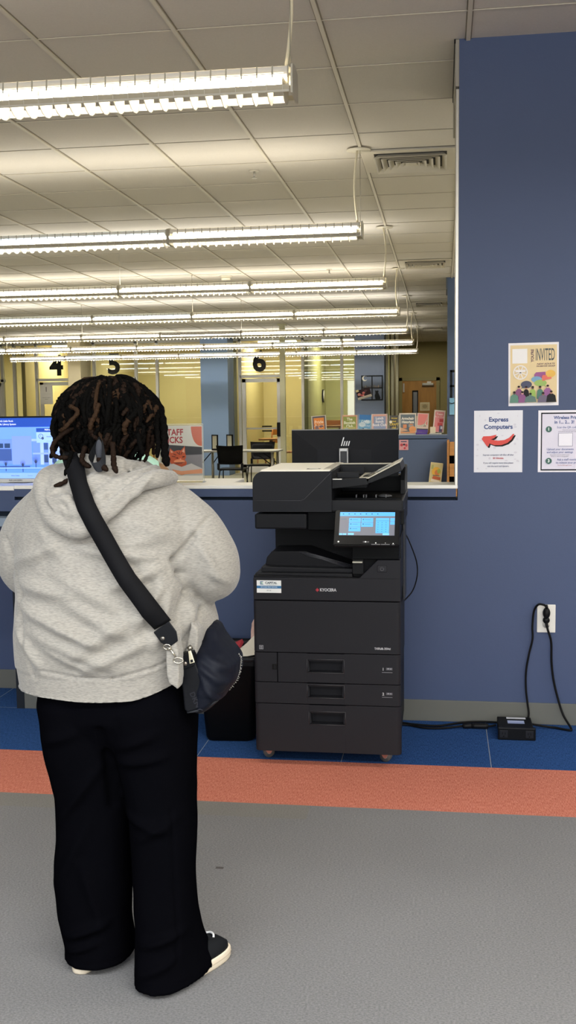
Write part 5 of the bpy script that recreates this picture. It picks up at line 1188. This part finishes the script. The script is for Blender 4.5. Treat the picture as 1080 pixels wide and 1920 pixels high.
# ---- hair: locs
HAIR = mat('080706', .8, bump=.8, bscale=240, dist=.004, spec=.12); BRN = mat('1d120b', .7, bump=.8, bscale=240, dist=.004, spec=.3); BRN2 = mat('2f2014', .7, bump=.8, bscale=240, dist=.004, spec=.3)
random.seed(11); b = MB()
hx, hy, hz = HC[0], HC[1], HC[2]+.018
b.ball((hx, hy-.004, hz+.004), (.083, .098, .098), HAIR, 24, 16)
b.ball((hx-.004, hy-.035, hz-.03), (.09, .075, .085), HAIR, 20, 14)
GA = PI*(3-5**.5); n_l = 330
for i in range(n_l):
    u = (i+.5)/n_l
    th = math.acos(1-1.12*u)            # 0 = crown
    az = i*GA+random.uniform(-.15, .15)
    a0 = (math.degrees(az)+720) % 360   # 90 = front (+y)
    front = math.sin(az)
    if front > .45 and th > 1.05: continue
    rad = .108+.016*(1-th/1.8)+random.uniform(-.010, .012)
    ln_end = 1.335+random.uniform(-.02, .035)+(.02 if front > .3 else 0)
    side = math.cos(az)
    ln_end = 1.332+random.uniform(-.015, .03) if front < -.45 else (1.392 if side < -.35 else 1.370)+random.uniform(-.014, .025)
    sc = Vector((.083, .098, .098)); pts = []; ca, sa = math.cos(az), math.sin(az)
    wob = random.uniform(0, 6.28); ww = random.uniform(.003, .008); drift = random.uniform(-.45, .45)
    p0 = Vector((hx+sc.x*math.sin(th)*ca, hy+sc.y*math.sin(th)*sa, hz+sc.z*math.cos(th)))
    pts.append(p0)
    tt = th; steps = 5
    for k in range(1, steps+1):
        t = k/steps; ang = th+(1.62-th)*t if th < 1.6 else th
        A = az+drift*t*.5
        rx = sc.x+(rad-sc.x)*min(1, t*1.4)+.012*math.sin(PI*t)*(1 if th < .8 else .3); 
        lift = .016*math.sin(PI*min(1, t*1.2))
        pts.append(Vector((hx+rx*math.sin(ang)*math.cos(A)*1.03, hy-.008+rx*math.sin(ang)*math.sin(A)*.98, hz+(sc.z+.012+lift)*math.cos(ang)*(1-.05*t))))
    z = pts[-1].z; A = az+drift*.5; N_ = 9
    for k in range(1, N_+1):
        t = k/N_; A2 = A+drift*.35*t; r_ = rad*(1+.05*math.sin(PI*t)-(.16+.22*max(0, abs(side)-.45))*t*t)
        pts.append(Vector((hx+r_*math.cos(A2)*1.03+ww*math.sin(wob+7*t), hy-.008+r_*math.sin(A2)*.9+ww*math.cos(wob+6*t), z+(ln_end-z)*t)))
    P_ = cat(pts, 3); m_ = len(P_); r0 = random.uniform(.0048, .0068); rs = []
    for k in range(m_):
        t = k/(m_-1); rs.append(r0*(1+.17*math.sin(k*2.1+wob)+.12*math.sin(k*3.7))*(1-.35*max(0, (t-.75)/.25)))
    q = random.random(); M1 = HAIR if q < .86 else BRN if q < .955 else BRN2
    cut = int(m_*random.uniform(.5, .8)) if random.random() < .34 and M1 is HAIR else m_-1
    b.tube(P_[:cut+1], rs[:cut+1], M1, 7)
    if cut < m_-1: b.tube(P_[cut:], rs[cut:], BRN, 7)
# outer layer of shorter, livelier locs
for i in range(120):
    az = -PI/2+random.uniform(-1.9, 1.9); th0 = random.uniform(.05, 1.25); A = az+random.uniform(-.3, .3)
    L_ = random.uniform(.05, .13); rr0 = random.uniform(.112, .128); pts = []; wob = random.uniform(0, 6.28); n = 8; r0 = random.uniform(.0058, .0078); dr = random.uniform(-.9, .9)
    th = th0; z0 = None; x_ = None
    for k in range(n+1):
        t = k/n; s_ = L_*t
        a1 = th0+s_/.115
        if a1 < 1.55: z = hz+.106*math.cos(a1); r_ = .010+rr0*math.sin(a1)
        else: z = hz-(a1-1.55)*.115; r_ = .010+rr0*(1-.10*(a1-1.55))
        A1 = A+dr*t*.45+.06*math.sin(wob+9*t)
        r_ += .005*math.sin(wob+6*t)
        if k == 0: r_ -= .014
        pts.append(Vector((hx+r_*math.cos(A1)*1.0, hy-.006+r_*math.sin(A1)*.92, z)))
    if pts[-1].z < 1.335: continue
    P_ = cat(pts, 4); m_ = len(P_)
    rs = [r0*(1+.2*math.sin(k*1.7+wob)+.1*math.sin(k*3.1))*(1-.45*max(0, (k/m_-.7)/.3)) for k in range(m_)]
    cut = int(m_*random.uniform(.45, .8)); M1 = random.choice((HAIR, HAIR, HAIR, BRN)); M2 = random.choice((HAIR, BRN, BRN, BRN2))
    b.tube(P_[:cut+1], rs[:cut+1], M1, 7); b.tube(P_[cut:], rs[cut:], M2, 7)
# stray and framing locs
for pts_, r_, m_ in (
    ([(-.915, 2.55, 1.50), (-.948, 2.53, 1.475), (-.957, 2.51, 1.43), (-.958, 2.50, 1.40), (-.952, 2.49, 1.372), (-.956, 2.48, 1.357), (-.964, 2.48, 1.342)], .006, HAIR),
    ([(-.90, 2.50, 1.42), (-.93, 2.48, 1.40), (-.952, 2.47, 1.375), (-.952, 2.47, 1.352), (-.93, 2.46, 1.344), (-.905, 2.46, 1.345)], .0055, BRN),
    ([(-.925, 2.52, 1.46), (-.955, 2.50, 1.44), (-.96, 2.49, 1.41), (-.945, 2.48, 1.385), (-.928, 2.48, 1.37)], .006, HAIR),
    ([(-.90, 2.46, 1.36), (-.905, 2.455, 1.34), (-.91, 2.45, 1.318), (-.915, 2.447, 1.30)], .006, HAIR),
    ([(-.715, 2.60, 1.46), (-.702, 2.585, 1.42), (-.695, 2.565, 1.38), (-.690, 2.55, 1.345), (-.682, 2.54, 1.318)], .0105, HAIR),
    ([(-.72, 2.58, 1.45), (-.712, 2.56, 1.41), (-.706, 2.545, 1.37), (-.708, 2.54, 1.338)], .0065, HAIR),
    ([(-.745, 2.50, 1.40), (-.735, 2.49, 1.37), (-.728, 2.485, 1.348)], .0065, HAIR),
    ([(-.835, 2.47, 1.38), (-.83, 2.455, 1.345), (-.815, 2.435, 1.325), (-.80, 2.425, 1.314)], .0075, BRN),
    ([(-.80, 2.47, 1.38), (-.795, 2.46, 1.345), (-.788, 2.44, 1.325), (-.778, 2.43, 1.308)], .007, BRN),
    ([(-.87, 2.47, 1.37), (-.872, 2.45, 1.34), (-.86, 2.44, 1.328), (-.845, 2.435, 1.322)], .0065, BRN),
    ([(-.895, 2.50, 1.33), (-.90, 2.455, 1.30), (-.915, 2.435, 1.284), (-.938, 2.43, 1.276)], .0055, BRN),
    ([(-.905, 2.47, 1.47), (-.88, 2.455, 1.455), (-.90, 2.45, 1.43), (-.92, 2.452, 1.41)], .0055, BRN2),
    ([(-.83, 2.465, 1.475), (-.835, 2.455, 1.45), (-.845, 2.452, 1.43), (-.85, 2.452, 1.41)], .006, BRN2)):
    P_ = cat(pts_, 6); b.tube(P_, [r_*(1+.15*math.sin(k*1.9)) for k in range(len(P_)-3)]+[r_*.9, r_*.75, r_*.5], m_, 8)
HR = b.build('hair', PE)
b = MB(); 
U2 = cat([(-.828, 2.462, 1.392), (-.838, 2.44, 1.36), (-.842, 2.428, 1.335), (-.828, 2.42, 1.322), (-.812, 2.425, 1.328), (-.812, 2.44, 1.352), (-.822, 2.46, 1.385)], 6)
bm_ = bmesh.new(); prev = None
for i, p_ in enumerate(U2):
    w_ = .004+.008*math.sin(PI*i/(len(U2)-1)); a_, c_ = bm_.verts.new(p_+Vector((-.3*w_, -w_*.6, w_))), bm_.verts.new(p_+Vector((.3*w_, w_*.6, -w_)))
    if prev: bm_.faces.new((prev[0], a_, c_, prev[1]))
    prev = (a_, c_)
bmesh.ops.solidify(bm_, geom=bm_.faces[:], thickness=.002)
b.bm(bm_, mat('2f3136', .9), True); b.ball((-.827, 2.449, 1.362), (.009, .006, .026), mat('34363c', .9)); b.build('hair_tie', HR)

# ------------------------------------------------------------------ shoulder bag and strap
BG = thing('shoulder_bag', (-.57, 2.56, .72), 'black slouchy shoulder bag hanging at the right hip on a wide strap', 'bag')
LEA = mat('0d0e12', .42, bump=.25, bscale=300, dist=.0006); NYL = mat('10131d', .55, bump=.25, bscale=40, dist=.004, name='dark_nylon')
bpy.context.view_layer.update()
bvh = make_bvh([HO, HD])
# strap over the back
cl_ = [(-.888, 1.318), (-.868, 1.28), (-.847, 1.24), (-.826, 1.2), (-.805, 1.16), (-.784, 1.12), (-.764, 1.085), (-.745, 1.055), (-.709, 1.0), (-.690, .967), (-.673, .937)]
P2 = [Vector((x, 0, z)) for x, z in cl_]; P2 = cat(P2, 4); L3, R3 = [], []; hw = .0225
for i, p_ in enumerate(P2):
    t = (P2[min(i+1, len(P2)-1)]-P2[max(i-1, 0)]).normalized(); n_ = Vector((t.z, 0, -t.x))
    cen = back(p_.x, p_.z).y
    for q, lst in ((1, L3), (-1, R3)):
        s_ = p_+n_*hw*q; v_ = back(s_.x, s_.z); m1 = back(p_.x+n_.x*hw*q*.5, p_.z+n_.z*hw*q*.5).y; v_.y = min(v_.y, .5*(cen+v_.y), m1, cen+.008)-.008; lst.append(v_)
def smooth_y(l, it=90):
    for _ in range(it):
        ys = [p_.y for p_ in l]
        for i in range(1, len(l)-1): l[i].y = min(ys[i], (ys[i-1]+ys[i]+ys[i+1])/3)
smooth_y(L3); smooth_y(R3)
# over the shoulder and down the front
fr = [(-.912, 2.475, 1.348), (-.93, 2.55, 1.360), (-.94, 2.63, 1.345), (-.93, 2.71, 1.26), (-.89, 2.775, 1.15), (-.83, 2.81, 1.02), (-.76, 2.81, .93), (-.69, 2.77, .885), (-.635, 2.70, .875)]
Lf = [Vector((x-.02, y, z-.003)) for x, y, z in fr][::-1]; Rf = [Vector((x+.02, y, z+.003)) for x, y, z in fr][::-1]
# L3 is toward +n; match sides
if L3[0].x > R3[0].x: L3, R3 = R3, L3
A1 = cat([tuple(p_) for p_ in Lf]+[tuple(L3[0])], 4)+L3[1:]; B1 = cat([tuple(p_) for p_ in Rf]+[tuple(R3[0])], 4)+R3[1:]
bm_ = bmesh.new(); prev = None
for p_, q_ in zip(A1, B1):
    mid = (p_+q_)/2+Vector((0, -.004, 0)); v3 = [bm_.verts.new(p_), bm_.verts.new(mid), bm_.verts.new(q_)]
    if prev: bm_.faces.new((prev[0], v3[0], v3[1], prev[1])); bm_.faces.new((prev[1], v3[1], v3[2], prev[2]))
    prev = v3
bmesh.ops.recalc_face_normals(bm_, faces=bm_.faces[:]); bmesh.ops.solidify(bm_, geom=bm_.faces[:], thickness=.003)
b = MB(); b.bm(bm_, mat('0b0b0e', .75, bump=.3, bscale=500, dist=.0005), True); b.build('strap', BG)
# leather end of the strap
def patch(mb, cx, cz, w, l, ang, y, m, taper=.55, th=.006):
    d = Vector((math.sin(ang), 0, -math.cos(ang))); n_ = Vector((math.cos(ang), 0, math.sin(ang))); c0 = Vector((cx, y, cz))
    pts = [c0-n_*w/2, c0+n_*w/2, c0+n_*w/2+d*l*.6, c0+n_*w/2*taper+d*l, c0-n_*w/2*taper+d*l, c0-n_*w/2+d*l*.6]
    mb.prism([(p_.x, p_.z) for p_ in pts], 'y', y-th, y, m, bev=.0018)
ye = min(back(-.68, .92).y, back(-.66, .90).y)-.004
STG = .62
b = MB(); patch(b, -.676, .934, .048, .052, STG, ye, LEA); se = b.build('strap_end', BG)
b = MB(); b.cyl((-.672, ye-.0085, .906), (-.672, ye-.005, .906), .0052, mat('8f8a84', .25, metal=.9), 14); b.build('rivet', se)
MET = mat('c9c2b2', .22, metal=.95)
b = MB(); y0 = ye-.006
b.tube([(-.662+.009*math.cos(t), y0, .885+.006*math.sin(t)) for t in [i*PI/6 for i in range(13)]], .0018, MET, 6)
b.tube([(-.655, y0, .882), (-.640, y0-.003, .860)], [.0028, .0022], MET, 8); b.tube([(-.652, y0-.003, .884), (-.66, y0-.002, .878)], .003, MET, 6)
b.tube([(-.634+.012*math.cos(t), y0-.003, .853+.007*math.sin(t)) for t in [i*PI/8 for i in range(17)]], .0019, MET, 6)
b.build('snap_hook', BG)
# pouch: lofted between a folded top and a wide base
b = MB()
def sect(z, x0, x1, y0, y1, n=28, pw=2.4): return ring((x0+x1)/2, (y0+y1)/2, z, (x1-x0)/2, (y1-y0)/2, n, pw)
b.loft([sect(.715, -.625, -.570, 2.50, 2.66), sect(.727, -.630, -.552, 2.475, 2.70), sect(.755, -.634, -.530, 2.465, 2.73), sect(.785, -.636, -.520, 2.47, 2.74), sect(.815, -.636, -.519, 2.48, 2.73), sect(.843, -.632, -.536, 2.50, 2.71), sect(.870, -.614, -.562, 2.55, 2.70), sect(.894, -.610, -.574, 2.58, 2.69), sect(.908, -.604, -.584, 2.62, 2.66)], NYL)
PO = fuse(b, 'pouch', BG, .005, 4)
folds(PO, [(-.62, .84, -.53, .77, .006, .01), (-.60, .85, -.53, .81, .005, .01), (-.61, .82, -.55, .73, .005, .008)], 9, .003, 16, [(-.635, .83, -.55, .745, .005, .006)])
for v in PO.data.vertices:
    k = max(0, (-.56-v.co.x))/.08; v.co.z -= (.030*min(1, k)) if v.co.z < .74 else 0
PO.data.update(); bvh = make_bvh([PO])
yl_ = back(-.61, .78).y
b = MB(); b.prism([(-.652, .852), (-.612, .862), (-.604, .83), (-.572, .752), (-.570, .728), (-.628, .706), (-.636, .714), (-.641, .78)], 'y', yl_-.012, yl_+.02, LEA, bev=.004); lp = b.build('leather_side', BG)
b = MB(); b.prism([(-.650, .848), (-.618, .858), (-.606, .828), (-.637, .816)], 'y', yl_-.018, yl_-.011, LEA, bev=.002); lt = b.build('strap_tab', lp)
b = MB(); b.cyl((-.629, yl_-.0205, .833), (-.629, yl_-.017, .833), .0052, mat('9a8f86', .25, metal=.9), 14); b.build('rivet', lt)
b = MB(); b.text('DKNY', .019, mat('25252b', .35), FR(-.606, yl_-.0125, .735)@Matrix.Rotation(-1.15, 4, 'Z'), bold=.0004); b.build('embossed_lettering', lp)
b = MB(); b.tube(cat([(-.630, yl_-.006, .707), (-.60, yl_-.004, .712), (-.575, yl_+.0, .724), (-.555, yl_+.01, .737)]), .004, mat('2a2c30', .4), 8); b.build('bottom_piping', BG)
b = MB(); random.seed(3)
for i in range(20):
    t = i/19; z = .735+.09*t; h = bvh.ray_cast(Vector((-.3, 2.615-.02*(1-t), z)), Vector((-1, 0, 0))); x = h[0].x if h[0] else -.51; yy = h[0].y if h[0] else 2.56
    b.tube([(x+.0005, yy, z), (x+.003+random.uniform(0, .003), yy-.002, z+random.uniform(-.003, .003))], .0006, mat('b8b5ac', .7), 5)
    b.tube([(x+.001, yy-.002, z-.002), (x+.0018, yy-.002, z+.002)], .0007, mat('a8a49b', .7), 5)
b.build('frayed_edge', BG)
b = MB(); b.cyl((-.622, yl_-.012, .868), (-.614, yl_-.012, .874), .0065, mat('8f8a80', .2, metal=.9), 12)
b.prism([(-.6195, .866), (-.6125, .868), (-.6035, .838), (-.6165, .834)], 'y', yl_-.026, yl_-.022, mat('efe6c8', .25, metal=.7), bev=.0012)
b.prism([(-.6135, .8375), (-.607, .8395), (-.6085, .846), (-.6145, .8445)], 'y', yl_-.0268, yl_-.0255, LEA); b.build('zip_puller', BG)

# ------------------------------------------------------------------ world and view
w = bpy.data.worlds.new('world'); SC.world = w; w.use_nodes = True
w.node_tree.nodes['Background'].inputs[0].default_value = (.9, .9, 1, 1); w.node_tree.nodes['Background'].inputs[1].default_value = .15
SC.view_settings.view_transform = 'Standard'; SC.view_settings.look = 'None'; SC.view_settings.gamma = 1.0; SC.view_settings.exposure = 0.0
SC.view_settings.use_curve_mapping = False
cy = SC.cycles; cy.use_denoising = True; cy.max_bounces = 7; cy.diffuse_bounces = 4; cy.glossy_bounces = 4; cy.transparent_max_bounces = 12; cy.transmission_bounces = 4
cy.sample_clamp_indirect = 6; cy.caustics_reflective = False; cy.caustics_refractive = False
